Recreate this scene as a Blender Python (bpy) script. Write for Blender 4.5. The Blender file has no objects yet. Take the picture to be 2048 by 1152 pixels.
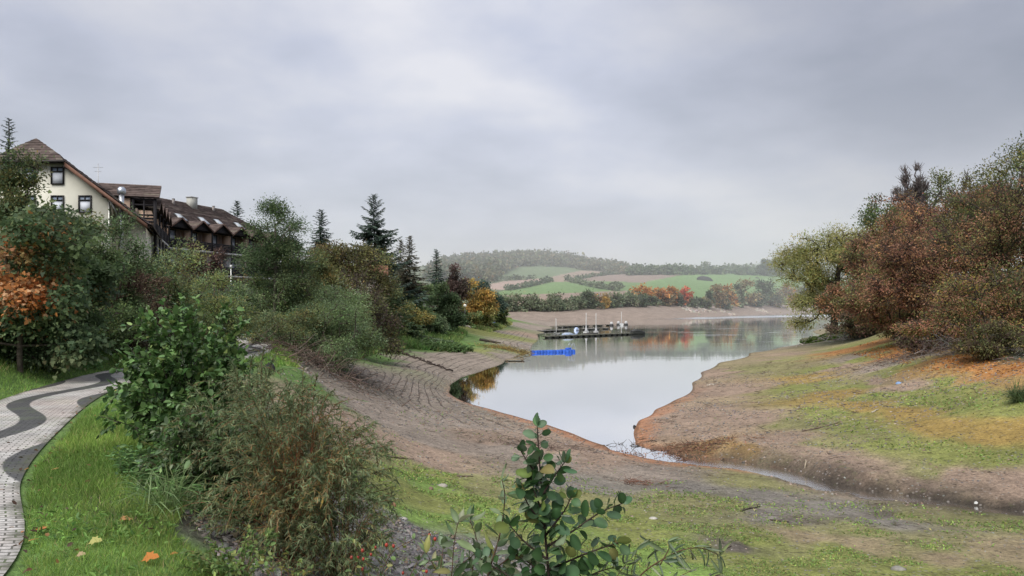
import bpy, math, numpy as np
from mathutils import Vector
# ------------------------------------------------------------------ basics
S = bpy.context.scene
COL = S.collection
F, CX, HY, CH = 1540.0, 1024.0, 612.0, 7.5      # focal length in photo pixels, principal column, horizon row, eye height over the lake
def P(px, py, d): return np.array([(px-CX)/F*d, d, CH+(HY-py)/F*d])
def Pz(px, py, z): return P(px, py, (CH-z)*F/(py-HY))
def rot2(a): return np.array([[math.cos(a), -math.sin(a)], [math.sin(a), math.cos(a)]])

def _h(ix, iy, seed):
    n = (ix.astype(np.int64)*374761393 + iy.astype(np.int64)*668265263 + seed*974634777) & 0x7fffffff
    n = ((n ^ (n >> 13))*1274126177) & 0x7fffffff
    return ((n ^ (n >> 16)) & 0xffff)/65535.0
def vnoise(x, y, seed=0):
    x = np.asarray(x, float); y = np.asarray(y, float)
    ix = np.floor(x); iy = np.floor(y); fx = x-ix; fy = y-iy
    fx = fx*fx*(3-2*fx); fy = fy*fy*(3-2*fy)
    a = _h(ix, iy, seed); b = _h(ix+1, iy, seed); c = _h(ix, iy+1, seed); d = _h(ix+1, iy+1, seed)
    return (a*(1-fx)+b*fx)*(1-fy)+(c*(1-fx)+d*fx)*fy
def fbm(x, y, seed=0, o=4):
    s = 0; a = .5
    for k in range(o):
        s = s+a*vnoise(x*2**k, y*2**k, seed+k*17); a *= .5
    return s/(1-.5**o)
def smooth(a, b, x):
    t = np.clip((x-a)/(b-a), 0, 1); return t*t*(3-2*t)

# ------------------------------------------------------------------ tagging and mesh linking
def tag(o, label=None, cat=None, group=None, kind=None):
    if label: o['label'] = label
    if cat: o['category'] = cat
    if group: o['group'] = group
    if kind: o['kind'] = kind
    return o
def empty(name, loc, label, cat, group=None, rz=0.0):
    o = bpy.data.objects.new(name, None); COL.objects.link(o)
    o.location = [float(v) for v in loc]; o.rotation_euler = (0, 0, rz); o.empty_display_size = .3
    return tag(o, label, cat, group)
def mesh_data(name, V, faces, C=None, smooth_shade=False, midx=None):
    """faces: list of (M,k) int arrays"""
    me = bpy.data.meshes.new(name)
    V = np.asarray(V, np.float32)
    faces = [np.asarray(f, np.int32) for f in faces if len(f)]
    me.vertices.add(len(V)); me.vertices.foreach_set('co', V.ravel())
    loops = np.concatenate([f.ravel() for f in faces])
    tot = np.concatenate([np.full(len(f), f.shape[1], np.int32) for f in faces])
    st = np.concatenate([[0], np.cumsum(tot)[:-1]]).astype(np.int32)
    me.loops.add(len(loops)); me.loops.foreach_set('vertex_index', loops)
    me.polygons.add(len(tot)); me.polygons.foreach_set('loop_start', st)
    if smooth_shade: me.polygons.foreach_set('use_smooth', np.ones(len(tot), bool))
    if midx is not None: me.polygons.foreach_set('material_index', np.asarray(midx, np.int32))
    if C is not None:
        C = np.asarray(C, np.float32)
        if C.shape[1] == 3: C = np.concatenate([C, np.ones((len(C), 1), np.float32)], 1)
        at = me.attributes.new('col', 'FLOAT_COLOR', 'POINT'); at.data.foreach_set('color', C.ravel())
    me.update(calc_edges=True)
    return me
def link(name, me, mat, parent=None):
    o = bpy.data.objects.new(name, me); COL.objects.link(o)
    if mat and not me.materials:
        for m in (mat if isinstance(mat, (list, tuple)) else [mat]): me.materials.append(m)
    if parent is not None: o.parent = parent
    return o
class MB:
    """collects vertices and faces with a colour per vertex"""
    def __init__(s): s.V = []; s.Fq = {}; s.C = []; s.n = 0
    def add(s, V, faces, col=(.5, .5, .5)):
        V = np.asarray(V, float)
        if len(V) == 0: return
        c = np.asarray(col, float)
        if c.ndim == 1: c = np.tile(c[:3], (len(V), 1))
        s.V.append(V); s.C.append(c[:, :3])
        for f in (faces if isinstance(faces, list) else [faces]):
            f = np.asarray(f, np.int64)
            if len(f): s.Fq.setdefault(f.shape[1], []).append(f+s.n)
        s.n += len(V)
    def box(s, c, size, col=(.5, .5, .5), ax=None):
        c = np.asarray(c, float); h = np.asarray(size, float)/2
        k = np.array([[x, y, z] for x in (-1, 1) for y in (-1, 1) for z in (-1, 1)], float)*h
        if ax is not None: k = k @ np.asarray(ax, float)
        s.add(k+c, np.array([[0, 1, 3, 2], [4, 6, 7, 5], [0, 4, 5, 1], [2, 3, 7, 6], [0, 2, 6, 4], [1, 5, 7, 3]]), col)
    def poly(s, pts, col=(.5, .5, .5)):
        s.add(pts, np.arange(len(pts))[None, :], col)
    def slab(s, pts, off, col=(.5, .5, .5)):
        pts = np.asarray(pts, float); n = len(pts); off = np.asarray(off, float)
        s.add(np.concatenate([pts, pts+off]), [np.arange(n)[None, ::-1], np.arange(n, 2*n)[None, :],
              np.array([[i, (i+1) % n, n+(i+1) % n, n+i] for i in range(n)])], col)
    def tube(s, pts, rad, n=6, col=(.5, .5, .5), cap=True):
        pts = np.asarray(pts, float); m = len(pts); rad = np.broadcast_to(np.asarray(rad, float), (m,))
        T = np.gradient(pts, axis=0); T /= np.linalg.norm(T, axis=1)[:, None]+1e-9
        up = np.array([0, 0, 1.]) if abs(T[:, 2]).mean() < .8 else np.array([1., 0, 0])
        U = np.cross(T, up); U /= np.linalg.norm(U, axis=1)[:, None]+1e-9; W = np.cross(T, U)
        a = np.arange(n)*2*math.pi/n
        V = (pts[:, None]+rad[:, None, None]*(np.cos(a)[None, :, None]*U[:, None]+np.sin(a)[None, :, None]*W[:, None])).reshape(-1, 3)
        i = np.arange(m-1)[:, None]*n; j = np.arange(n)[None, :]; j2 = (j+1) % n
        f = np.stack([i+j, i+j2, i+n+j2, i+n+j], -1).reshape(-1, 4)
        fs = [f]
        if cap: fs += [np.arange(n)[None, ::-1], (np.arange(n)+(m-1)*n)[None, :]]
        s.add(V, fs, col)
    def lathe(s, prof, n=16, c=(0, 0, 0), col=(.5, .5, .5)):
        prof = np.asarray(prof, float); m = len(prof); a = np.arange(n)*2*math.pi/n
        V = np.stack([prof[:, None, 0]*np.cos(a), prof[:, None, 0]*np.sin(a), np.broadcast_to(prof[:, None, 1], (m, n))], -1).reshape(-1, 3)+np.asarray(c, float)
        i = np.arange(m-1)[:, None]*n; j = np.arange(n)[None, :]; j2 = (j+1) % n
        s.add(V, [np.stack([i+j, i+j2, i+n+j2, i+n+j], -1).reshape(-1, 4), np.arange(n)[None, ::-1], (np.arange(n)+(m-1)*n)[None, :]], col)
    def mesh(s, name, smooth_shade=False):
        return mesh_data(name, np.concatenate(s.V), [np.concatenate(f) for f in s.Fq.values()], np.concatenate(s.C), smooth_shade)
    def build(s, name, mat, parent=None, smooth_shade=False):
        if s.n == 0: return None
        return link(name, s.mesh(name, smooth_shade), mat, parent)

# ------------------------------------------------------------------ materials
def new_mat(name):
    m = bpy.data.materials.new(name); m.use_nodes = True; nt = m.node_tree; nt.nodes.clear()
    return m, nt, nt.nodes.new, nt.links.new
def attr_mat(name, rough=.8, spec=.3, transl=0.0, nscale=3.0, namp=.35, bump=0.0, metallic=0.0, bscale=None, gain=1.0):
    """colour comes from the mesh's own 'col' attribute, broken up by 3-D noise in object space"""
    m, nt, N, L = new_mat(name)
    out = N('ShaderNodeOutputMaterial'); b = N('ShaderNodeBsdfPrincipled'); a = N('ShaderNodeAttribute'); a.attribute_name = 'col'
    tc = N('ShaderNodeTexCoord'); no = N('ShaderNodeTexNoise'); no.inputs['Scale'].default_value = nscale; no.inputs['Detail'].default_value = 6
    L(tc.outputs['Object'], no.inputs['Vector'])
    mr = N('ShaderNodeMapRange'); mr.inputs[1].default_value = .3; mr.inputs[2].default_value = .7; mr.inputs[3].default_value = gain*(1-namp); mr.inputs[4].default_value = gain*(1+namp)
    L(no.outputs['Fac'], mr.inputs[0])
    mx = N('ShaderNodeVectorMath'); mx.operation = 'SCALE'; L(a.outputs['Color'], mx.inputs[0]); L(mr.outputs[0], mx.inputs['Scale'])
    L(mx.outputs[0], b.inputs['Base Color'])
    b.inputs['Roughness'].default_value = rough; b.inputs['Specular IOR Level'].default_value = spec; b.inputs['Metallic'].default_value = metallic
    if bump:
        n2 = N('ShaderNodeTexNoise'); n2.inputs['Scale'].default_value = bscale or nscale*4; n2.inputs['Detail'].default_value = 5; L(tc.outputs['Object'], n2.inputs['Vector'])
        bp = N('ShaderNodeBump'); bp.inputs['Strength'].default_value = bump; bp.inputs['Distance'].default_value = .05; L(n2.outputs['Fac'], bp.inputs['Height']); L(bp.outputs[0], b.inputs['Normal'])
    if transl:
        t = N('ShaderNodeBsdfTranslucent'); L(mx.outputs[0], t.inputs['Color']); ms = N('ShaderNodeMixShader'); ms.inputs[0].default_value = transl
        L(b.outputs[0], ms.inputs[1]); L(t.outputs[0], ms.inputs[2]); L(ms.outputs[0], out.inputs[0])
    else: L(b.outputs[0], out.inputs[0])
    return m
M_LEAF = attr_mat('leaf', .55, .25, .38, .6, .22, gain=1.6)
M_TREE = attr_mat('tree_leaf', .6, .25, .36, .25, .25, gain=2.3)
M_GLOSSY = attr_mat('glossy_leaf', .40, .42, .25, 9, .15, gain=1.55)
M_BARK = attr_mat('bark', .9, .2, 0, 6, .4, .5)
M_WALL = attr_mat('render_wall', .9, .2, 0, .8, .10, .15, bscale=30)
M_WOOD = attr_mat('timber', .75, .25, 0, 4, .25)
M_TILE = attr_mat('roof_tile', .8, .25, 0, 2.5, .35, .4, bscale=12)
M_STONE = attr_mat('stone', .85, .3, 0, 5, .3, .5)
M_PLASTIC = attr_mat('plastic', .45, .4, 0, 2, .12)
M_METAL = attr_mat('sheet_metal', .38, .5, 0, 3, .12, metallic=.85)
M_GLASS = attr_mat('window_glass', .12, .6, 0, 2, .05)

# ------------------------------------------------------------------ world, sun, camera
SUN_EL, SUN_AZ = math.radians(50), math.radians(-150)      # azimuth from +Y towards +X
W = bpy.data.worlds.new('World'); S.world = W; W.use_nodes = True
nt = W.node_tree; nt.nodes.clear(); N = nt.nodes.new; L = nt.links.new
out = N('ShaderNodeOutputWorld'); bg = N('ShaderNodeBackground')
sky = N('ShaderNodeTexSky'); sky.sky_type = 'NISHITA'; sky.sun_disc = False; sky.sun_elevation = SUN_EL; sky.sun_rotation = SUN_AZ
tc = N('ShaderNodeTexCoord'); sep = N('ShaderNodeSeparateXYZ'); L(tc.outputs['Generated'], sep.inputs[0])
def mth(op, a, b=None, clamp=False):
    n = N('ShaderNodeMath'); n.operation = op; n.use_clamp = clamp
    for i, v in enumerate((a, b)):
        if v is None: continue
        if isinstance(v, (int, float)): n.inputs[i].default_value = v
        else: L(v, n.inputs[i])
    return n.outputs[0]
zc = mth('MAXIMUM', sep.outputs['Z'], 0.0)
den = mth('ADD', zc, .22)
cx = mth('DIVIDE', sep.outputs['X'], den); cy = mth('DIVIDE', sep.outputs['Y'], den)
cmb = N('ShaderNodeCombineXYZ'); L(cx, cmb.inputs[0]); L(cy, cmb.inputs[1]); cmb.inputs[2].default_value = 3.7
n1 = N('ShaderNodeTexNoise'); n1.inputs['Scale'].default_value = .85; n1.inputs['Detail'].default_value = 5; n1.inputs['Roughness'].default_value = .45; n1.inputs['Distortion'].default_value = .35
L(cmb.outputs[0], n1.inputs['Vector'])
n2 = N('ShaderNodeTexNoise'); n2.inputs['Scale'].default_value = 3.2; n2.inputs['Detail'].default_value = 6; n2.inputs['Roughness'].default_value = .5
L(cmb.outputs[0], n2.inputs['Vector'])
f = mth('ADD', mth('MULTIPLY', n1.outputs['Fac'], .68), mth('MULTIPLY', n2.outputs['Fac'], .32))
rp = N('ShaderNodeValToRGB'); L(f, rp.inputs[0])
e = rp.color_ramp.elements
e[0].position = .39; e[0].color = (.395, .435, .545, 1)
e[1].position = .63; e[1].color = (.74, .745, .80, 1)
k = e.new(.50); k.color = (.53, .565, .685, 1)
# brighter, whiter cloud towards the horizon
hz = mth('POWER', mth('SUBTRACT', 1.0, zc, True), 7.0)
mxh = N('ShaderNodeMix'); mxh.data_type = 'RGBA'; L(mth('MULTIPLY', hz, .6), mxh.inputs[0]); L(rp.outputs[0], mxh.inputs[6]); mxh.inputs[7].default_value = (.64, .655, .735, 1)
# thicker, darker cloud towards the upper right and, less, the upper left
def dark_side(vec, a, b, amt):
    d = N('ShaderNodeVectorMath'); d.operation = 'DOT_PRODUCT'; L(tc.outputs['Generated'], d.inputs[0]); d.inputs[1].default_value = unitv(vec)
    m = N('ShaderNodeMapRange'); m.interpolation_type = 'SMOOTHSTEP'; L(d.outputs['Value'], m.inputs[0])
    for i, q in enumerate((a, b, 1.0, 1.0-amt)): m.inputs[i+1].default_value = q
    return m.outputs[0]
unitv = lambda v: tuple(Vector(v).normalized())
shade = mth('MULTIPLY', dark_side((.62, .70, .40), .80, .99, .36), dark_side((-.72, .68, .30), .80, .99, .13))
sh_ = N('ShaderNodeVectorMath'); sh_.operation = 'SCALE'; L(mxh.outputs[2], sh_.inputs[0]); L(shade, sh_.inputs['Scale'])
skyS = N('ShaderNodeVectorMath'); skyS.operation = 'SCALE'; L(sky.outputs[0], skyS.inputs[0]); skyS.inputs['Scale'].default_value = .10
mxs = N('ShaderNodeMix'); mxs.data_type = 'RGBA'; mxs.inputs[0].default_value = .93; L(skyS.outputs[0], mxs.inputs[6]); L(sh_.outputs[0], mxs.inputs[7])
L(mxs.outputs[2], bg.inputs['Color']); bg.inputs['Strength'].default_value = 1.13
L(bg.outputs[0], out.inputs[0])
sun = bpy.data.lights.new('sun', 'SUN'); sun.energy = 3.8; sun.angle = math.radians(50); sun.color = (1, .96, .9)
so = bpy.data.objects.new('sun', sun); COL.objects.link(so)
sd = Vector((math.sin(SUN_AZ)*math.cos(SUN_EL), math.cos(SUN_AZ)*math.cos(SUN_EL), math.sin(SUN_EL)))
so.rotation_euler = (-sd).to_track_quat('-Z', 'Y').to_euler(); so.location = (0, 0, 60)
cam = bpy.data.cameras.new('camera'); co = bpy.data.objects.new('camera', cam); COL.objects.link(co)
cam.sensor_width = 36; cam.lens = 36*F/2048; cam.shift_y = 36/2048; cam.clip_start = .05; cam.clip_end = 12000
co.location = (0, 0, CH); co.rotation_euler = (math.pi/2, 0, 0); S.camera = co
S.view_settings.view_transform = 'Standard'; S.view_settings.look = 'None'; S.view_settings.exposure = 0
S.render.engine = 'CYCLES'
W.cycles.sampling_method = 'MANUAL'; W.cycles.sample_map_resolution = 512
cy_ = S.cycles; cy_.use_denoising = True; cy_.max_bounces = 6; cy_.diffuse_bounces = 3; cy_.glossy_bounces = 3; cy_.transmission_bounces = 4; cy_.volume_bounces = 2; cy_.transparent_max_bounces = 8

# ------------------------------------------------------------------ terrain
PATH = np.array([(-3.2, -6, 5.55), (-3.6, 0, 5.5), (-4.2, 3, 5.45), (-5.05, 6, 5.4), (-6.85, 8.9, 5.4), (-8.4, 12.2, 5.4), (-10.4, 17.2, 5.4), (-11.6, 21.5, 5.4),
                 (-12.9, 27, 5.3), (-13.2, 32, 5.1), (-13.3, 37.5, 5.0), (-15.0, 45, 5.05), (-18.3, 53.6, 5.2), (-23, 63, 5.4)])
def spline(pts, step):
    pts = np.asarray(pts, float); o = []
    q = np.concatenate([[2*pts[0]-pts[1]], pts, [2*pts[-1]-pts[-2]]])
    for i in range(1, len(q)-2):
        n = max(2, int(np.linalg.norm(q[i+1]-q[i])/step)); t = np.linspace(0, 1, n, endpoint=False)[:, None]
        o.append(.5*((2*q[i])+(-q[i-1]+q[i+1])*t+(2*q[i-1]-5*q[i]+4*q[i+1]-q[i+2])*t**2+(-q[i-1]+3*q[i]-3*q[i+1]+q[i+2])*t**3))
    o.append(q[-2][None]); return np.concatenate(o)
PATHC = spline(PATH, .25); PATH_HALF = 1.0
STREAM_PX = [(1262, 898, .0), (1300, 903, .02), (1345, 911, .05), (1400, 918, .08), (1450, 922, .12), (1505, 930, .18), (1560, 939, .25), (1600, 953, .30), (1650, 966, .36), (1740, 983, .46), (1850, 998, .56), (1960, 1013, .68), (2048, 1024, .78), (2200, 1040, .95), (2500, 1060, 1.2)]
STREAMC = spline([Pz(*p) for p in STREAM_PX], .2)
CT = []
def cz(*pts):
    for px, py, z in pts: CT.append(Pz(px, py, z))
def cd(*pts):
    for px, py, d in pts: CT.append(P(px, py, d))
def cw(*pts):
    for p in pts: CT.append(np.array(p, float))
WL = [(1225, 893), (1190, 885), (1140, 865), (1090, 848), (1030, 832), (980, 818), (920, 800), (898, 785), (900, 770), (930, 752), (975, 738), (1010, 722), (1034, 712), (1052, 703), (1064, 692), (1073, 684), (1077, 677), (1076, 668), (1079, 660), (1100, 653), (1130, 650), (1158, 648.5), (1130, 646), (1095, 642.5)]
WR = [(1270, 880), (1268, 862), (1280, 840), (1310, 820), (1350, 800), (1380, 785), (1385, 765), (1402, 745), (1440, 725), (1500, 706), (1560, 695), (1600, 688), (1640, 670), (1668, 657), (1690, 647), (1702, 638)]
WF = [(1040, 642), (1150, 639.5), (1250, 638), (1330, 637), (1400, 634), (1460, 631), (1520, 629), (1600, 627), (1680, 625.5), (1740, 625)]
for a in WL+WR+WF: cz((a[0], a[1], 0))
cz((1245, 890, -.15), (1230, 850, -.6), (1180, 830, -.8), (1100, 800, -1), (1000, 780, -.8), (1300, 780, -1), (1200, 750, -1.5), (1100, 730, -1.2), (1300, 720, -2), (1450, 700, -1), (1200, 690, -2), (1400, 680, -2), (1130, 672, -.6), (1250, 665, -2), (1550, 670, -2), (1350, 650, -3), (1500, 645, -3), (1600, 650, -2), (1200, 646, -1), (1625, 660, -.4), (1652, 649, -.6), (1672, 640, -.6), (1640, 637, -1), (1600, 642, -1), (1690, 631, -.6), (1560, 680, -.5), (1720, 629, -.6))
# far beach, far shore
cd((1000, 619, 440), (1060, 622, 445), (1150, 619, 470), (1200, 617, 490), (1250, 615, 505), (1300, 612, 535), (1350, 611, 570), (1400, 611, 620), (1450, 610, 680), (1500, 608.5, 750), (1560, 607, 840), (1620, 606, 950), (1700, 604, 1050))
# fields and hills
cd((980, 596, 600), (1080, 598, 560), (1180, 598, 600), (1280, 594, 640), (1400, 594, 720), (1500, 592, 840), (1600, 590, 1000), (1700, 588, 1150),
   (985, 570, 820), (1090, 562, 900), (1140, 562, 900), (1230, 575, 800), (1320, 575, 800), (1420, 570, 880), (1560, 568, 1050),
   (1020, 548, 1080), (1140, 540, 1200), (1230, 548, 1150), (1320, 549, 1050), (1400, 551, 1050), (1480, 551, 1100), (1560, 551, 1200), (1660, 552, 1300),
   (900, 535, 1300), (950, 522, 1400), (1000, 520, 1450), (1060, 519, 1480), (1120, 524, 1500), (1180, 533, 1450), (1250, 545, 1350), (1300, 550, 1250), (880, 560, 900), (850, 590, 600))
cd((940, 575, 2100), (1100, 575, 2200), (1300, 575, 1700), (1500, 578, 1700), (1700, 580, 1800),
   (1330, 536, 3000), (1300, 545, 2900), (1420, 537, 3200), (1480, 530, 2900), (1530, 526, 3000), (1600, 526, 3100), (1220, 548, 2900), (1700, 530, 3200), (1900, 540, 3000), (1000, 550, 3000), (800, 540, 3000), (600, 530, 3000))
# left spit, bank, lakebed
cd((1080, 648, 285), (1030, 640, 262), (1010, 638, 285), (985, 632, 330), (960, 625, 360))
cz((1040, 658, 1.2), (1000, 665, 1.5), (960, 675, 1.5), (1010, 690, .8), (1000, 702, .7), (950, 705, 1.2), (920, 698, 1.4), (880, 700, 1.5), (830, 706, 1.7), (780, 712, 1.9), (745, 722, 2.0), (900, 735, .75), (850, 745, 1.2), (800, 755, 1.6), (850, 775, .8), (800, 790, 1.4), (740, 770, 2.2), (700, 760, 2.7),
   (850, 810, .9), (880, 790, .4), (760, 840, 2.0), (700, 810, 2.8), (650, 765, 3.6), (700, 735, 2.9), (640, 735, 4.0), (600, 740, 4.5), (560, 760, 4.7), (530, 735, 4.8),
   (870, 830, 1.1), (950, 850, .7), (1000, 870, .7), (1100, 890, .45), (1200, 905, .35), (900, 900, 1.3), (1050, 930, .9), (1200, 950, .7), (1000, 1000, 1.7), (1250, 960, .6), (1150, 1050, 1.6), (1300, 1000, 1.0), (1400, 960, .5), (1600, 1000, .75), (1450, 1050, 1.35), (1024, 1152, 2.3), (1300, 1152, 2.0), (1600, 1100, 1.4), (1700, 1152, 1.8), (1900, 1060, 1.15), (2048, 1152, 1.9), (2048, 1080, 1.35),
   (820, 940, 1.9), (780, 1000, 2.6), (850, 1060, 2.6), (760, 1100, 3.35), (700, 1000, 3.5), (700, 900, 3.0), (640, 1110, 4.0), (560, 1110, 4.6), (600, 950, 4.1), (500, 950, 4.7), (520, 850, 4.9), (440, 850, 5.1), (600, 840, 4.3), (460, 1152, 5.15), (360, 1060, 5.25), (300, 960, 5.35), (420, 960, 5.1), (300, 850, 5.4), (150, 1100, 5.45), (250, 1100, 5.4), (200, 950, 5.45),
   (640, 700, 3.6), (600, 690, 4.2), (720, 690, 2.8), (760, 680, 2.8), (820, 670, 2.9), (880, 660, 3.0), (930, 655, 3.0), (940, 665, 2.2), (560, 690, 4.6))
cz((990, 645, 2.9), (960, 640, 3.4))
# left hillside
for X, Y, Z in [(-16, 20, 6.2), (-22, 30, 7.6), (-30, 45, 10), (-38, 58, 11), (-45, 62, 11.5), (-30, 60, 9.3), (-26, 55, 8.0), (-20, 45, 6.3), (-17, 34, 5.9), (-28, 72, 9.5), (-36, 84, 11), (-45, 100, 12), (-34, 105, 10.5), (-25, 95, 7.5), (-22, 85, 6.2), (-19, 70, 5.0), (-25, 120, 8), (-35, 140, 12), (-18, 120, 5), (-22, 160, 7), (-25, 220, 8), (-40, 260, 9), (-12, 160, 3.4), (-16, 200, 4.2), (-60, 60, 15), (-80, 100, 17), (-60, 160, 14), (-120, 200, 20), (-100, 350, 16), (-60, 400, 10), (-30, 330, 6), (-200, 500, 28), (-120, 600, 22), (-20, 8, 7.5), (-12, 5, 6.4), (-12, 13, 6.2), (-10, 0, 6.2), (-25, 0, 9), (-20, -10, 8), (-60, 20, 17), (-60, -30, 18)]:
    cw((X, Y, Z))
# eye position and bank under it
for X, Y, Z in [(0, 0, 5.6), (-1.5, 2, 5.45), (1, 2, 5.3), (3, 1, 5.2), (0, 4, 4.8), (-2, 5, 5.2), (2, 5, 4.4), (-2.6, 7.5, 5.0), (0, 7, 4.1), (0, 10, 3.3), (3, 9, 3.3), (6, 8, 3.4), (-1.5, 9, 4.15), (5, 3, 4.6), (10, 5, 3.4), (15, 10, 2.3), (8, 13, 2.2), (0, -6, 5.7), (6, -6, 5.2), (15, -6, 3.5), (-2, -15, 5.8), (25, -10, 2.5), (10, -30, 5.5), (40, -30, 4), (60, 0, 6), (35, 10, 2.2), (-30, -60, 12), (60, -80, 12)]:
    cw((X, Y, Z))
# right lakebed and wooded slope
cz((1500, 800, .65), (1450, 760, .45), (1340, 860, .3), (1420, 860, .5), (1340, 895, .2), (1560, 740, .8), (1600, 780, 1.1), (1550, 860, .8), (1650, 900, .9), (1700, 800, 1.55), (1750, 930, 1.0), (1850, 950, 1.0), (2000, 975, 1.1), (1700, 730, 1.9), (1640, 700, .9), (1800, 760, 2.4), (1900, 820, 2.1), (1850, 880, 1.5), (2048, 930, 1.5), (2048, 800, 3.0), (1950, 760, 3.0), (2048, 745, 3.8), (1800, 705, 3.2), (1730, 685, 2.4), (1690, 672, 1.8), (1900, 720, 3.8), (1760, 665, 3.3), (1720, 660, 2.8))
for X, Y, Z in [(60, 120, 5), (80, 140, 10), (82, 165, 5), (98, 200, 5), (120, 230, 7), (78, 175, 2), (45, 75, 5.2), (60, 85, 9), (55, 60, 9), (40, 48, 5.8), (50, 40, 8), (75, 60, 14), (90, 100, 17), (120, 150, 24), (40, 25, 3.8), (55, 25, 7.5), (80, 30, 14), (150, 80, 34), (120, 20, 22), (180, 200, 30), (250, 300, 32), (215, 300, 14), (150, 260, 8), (260, 380, 14), (400, 560, 20)]:
    cw((X, Y, Z))
for a_, b_, c_ in STREAM_PX:
    cz((a_, b_, c_+.04))
    if a_ > 1280: cz((a_, b_+16, c_+.05), (a_, b_-11, c_+.20))
CT = np.array(CT)
def warp(x, y):
    r = np.hypot(x, y)+1e-6
    return np.stack([np.arctan2(x, y)*1.6, np.log(np.maximum(r, .7))], -1)
A_ = warp(CT[:, 0], CT[:, 1])
# drop near-duplicates
keep = []
for i in range(len(A_)):
    if all(np.linalg.norm(A_[i]-A_[j]) > .006 for j in keep): keep.append(i)
A_ = A_[keep]; CT = CT[keep]
def _phi(d): return np.sqrt(d*d+.0004)
D_ = np.linalg.norm(A_[:, None]-A_[None], axis=2)
nC = len(A_); K_ = np.zeros((nC+3, nC+3)); K_[:nC, :nC] = _phi(D_)-np.eye(nC)*1e-4; K_[:nC, nC] = 1; K_[nC, :nC] = 1; K_[:nC, nC+1:] = A_; K_[nC+1:, :nC] = A_.T
RBFW = np.linalg.solve(K_, np.concatenate([CT[:, 2], np.zeros(3)]))
def rbf(x, y):
    q = warp(x, y); o = np.empty(len(q))
    for s in range(0, len(q), 20000):
        c = q[s:s+20000]
        d = np.sqrt((c[:, None, 0]-A_[None, :, 0])**2+(c[:, None, 1]-A_[None, :, 1])**2)
        o[s:s+20000] = _phi(d) @ RBFW[:nC]+RBFW[nC]+c @ RBFW[nC+1:]
    return o
def poly_dist(x, y, line):
    """distance to a polyline given by dense points, and index of the nearest point"""
    best = np.full(len(x), 1e9); idx = np.zeros(len(x), int)
    lo = line[:, :2].min(0)-6; hi = line[:, :2].max(0)+6
    sel = np.where((x > lo[0]) & (x < hi[0]) & (y > lo[1]) & (y < hi[1]))[0]
    for s in range(0, len(sel), 20000):
        c = sel[s:s+20000]
        d = (x[c, None]-line[None, :, 0])**2+(y[c, None]-line[None, :, 1])**2
        j = d.argmin(1); best[c] = np.sqrt(d[np.arange(len(c)), j]); idx[c] = j
    return best, idx
def ground(x, y):
    x = np.atleast_1d(np.asarray(x, float)); y = np.atleast_1d(np.asarray(y, float))
    z = rbf(x, y); r = np.hypot(x, y)
    z = z+(fbm(x*.9, y*.9, 3)-.5)*np.where((x < 6) & (y > 40), .035, .11)*smooth(0, .6, np.abs(z))*np.clip(r/8, .3, 1)*np.where(r > 400, 0, 1)
    z = z+(fbm(x*.011, y*.011, 8)-.5)*14*smooth(700, 1300, r)*.4
    d, i = poly_dist(x, y, PATHC)
    z = z*smooth(PATH_HALF-.05, PATH_HALF+1.6, d)+(PATHC[i, 2]-.03)*(1-smooth(PATH_HALF-.05, PATH_HALF+1.6, d))
    d, i = poly_dist(x, y, STREAMC)
    sg = (.42+.55*fbm(STREAMC[i, 0]*.45, STREAMC[i, 1]*.45, 12))*np.clip(1.35-STREAMC[i, 2]*1.0, .45, 1.2)
    k = np.exp(-(d/sg)**2); z = z*(1-k)+np.minimum(z, STREAMC[i, 2]-.24)*k
    return z
def gz(x, y): return float(ground(x, y)[0])
def project(x, y, z):
    return CX+F*x/np.maximum(y, .01), HY-F*(z-CH)/np.maximum(y, .01)
def inpoly(px, py, poly):
    poly = np.asarray(poly, float); r = np.zeros(len(px), bool); n = len(poly); j = n-1
    for i in range(n):
        xi, yi = poly[i]; xj, yj = poly[j]
        c = ((yi > py) != (yj > py)) & (px < (xj-xi)*(py-yi)/(yj-yi+1e-12)+xi)
        r ^= c; j = i
    return r
PHASE = 3.03
# ------------------------------------------------------------------ ground sheet
th = np.concatenate([np.radians(np.linspace(-180, -50, 90, endpoint=False)), np.radians(np.linspace(-50, -37, 40, endpoint=False)), np.radians(np.arange(-37, 37, .105)), np.radians(np.linspace(37, 50, 40, endpoint=False)), np.radians(np.linspace(50, 180, 90, endpoint=False))])
rr = np.concatenate([np.geomspace(.7, 6, 60, endpoint=False), np.geomspace(6, 700, 620, endpoint=False), np.geomspace(700, 6500, 140)])
nT, nR = len(th), len(rr)
X = (rr[:, None]*np.sin(th)[None]).ravel(); Y = (rr[:, None]*np.cos(th)[None]).ravel()
Z = ground(X, Y)
px, py = project(X, Y, Z); R = np.hypot(X, Y)
front = (Y > 1) & (np.abs(px-CX) < 1400)
# colour control points: (px, py, colour) on the ground
G = dict(lawn=(.09, .155, .04), must=(.23, .16, .05), moss=(.16, .172, .052), olive=(.165, .158, .068), tan=(.22, .175, .105), grav=(.205, .17, .138), pink=(.225, .165, .122), rust=(.23, .15, .06), mud=(.10, .085, .07), dark=(.055, .05, .04), grey=(.155, .14, .12), lit=(.30, .145, .05), fgrn=(.13, .20, .075), fbrn=(.24, .185, .15), wood=(.05, .055, .035), slate=(.15, .14, .13), beach=(.20, .16, .13), weed=(.14, .21, .05))
CC = []
def cc(name, *pts):
    for p in pts: CC.append((p[0], p[1], G[name]))
cc('lawn', (100, 1100), (250, 1120), (200, 950), (300, 880), (150, 900), (280, 800), (420, 1152), (60, 770), (150, 740), (220, 710), (540, 740), (570, 750), (480, 660), (470, 640), (700, 690), (760, 690), (820, 680), (900, 668), (930, 690), (850, 692), (1000, 637), (960, 650))
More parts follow.
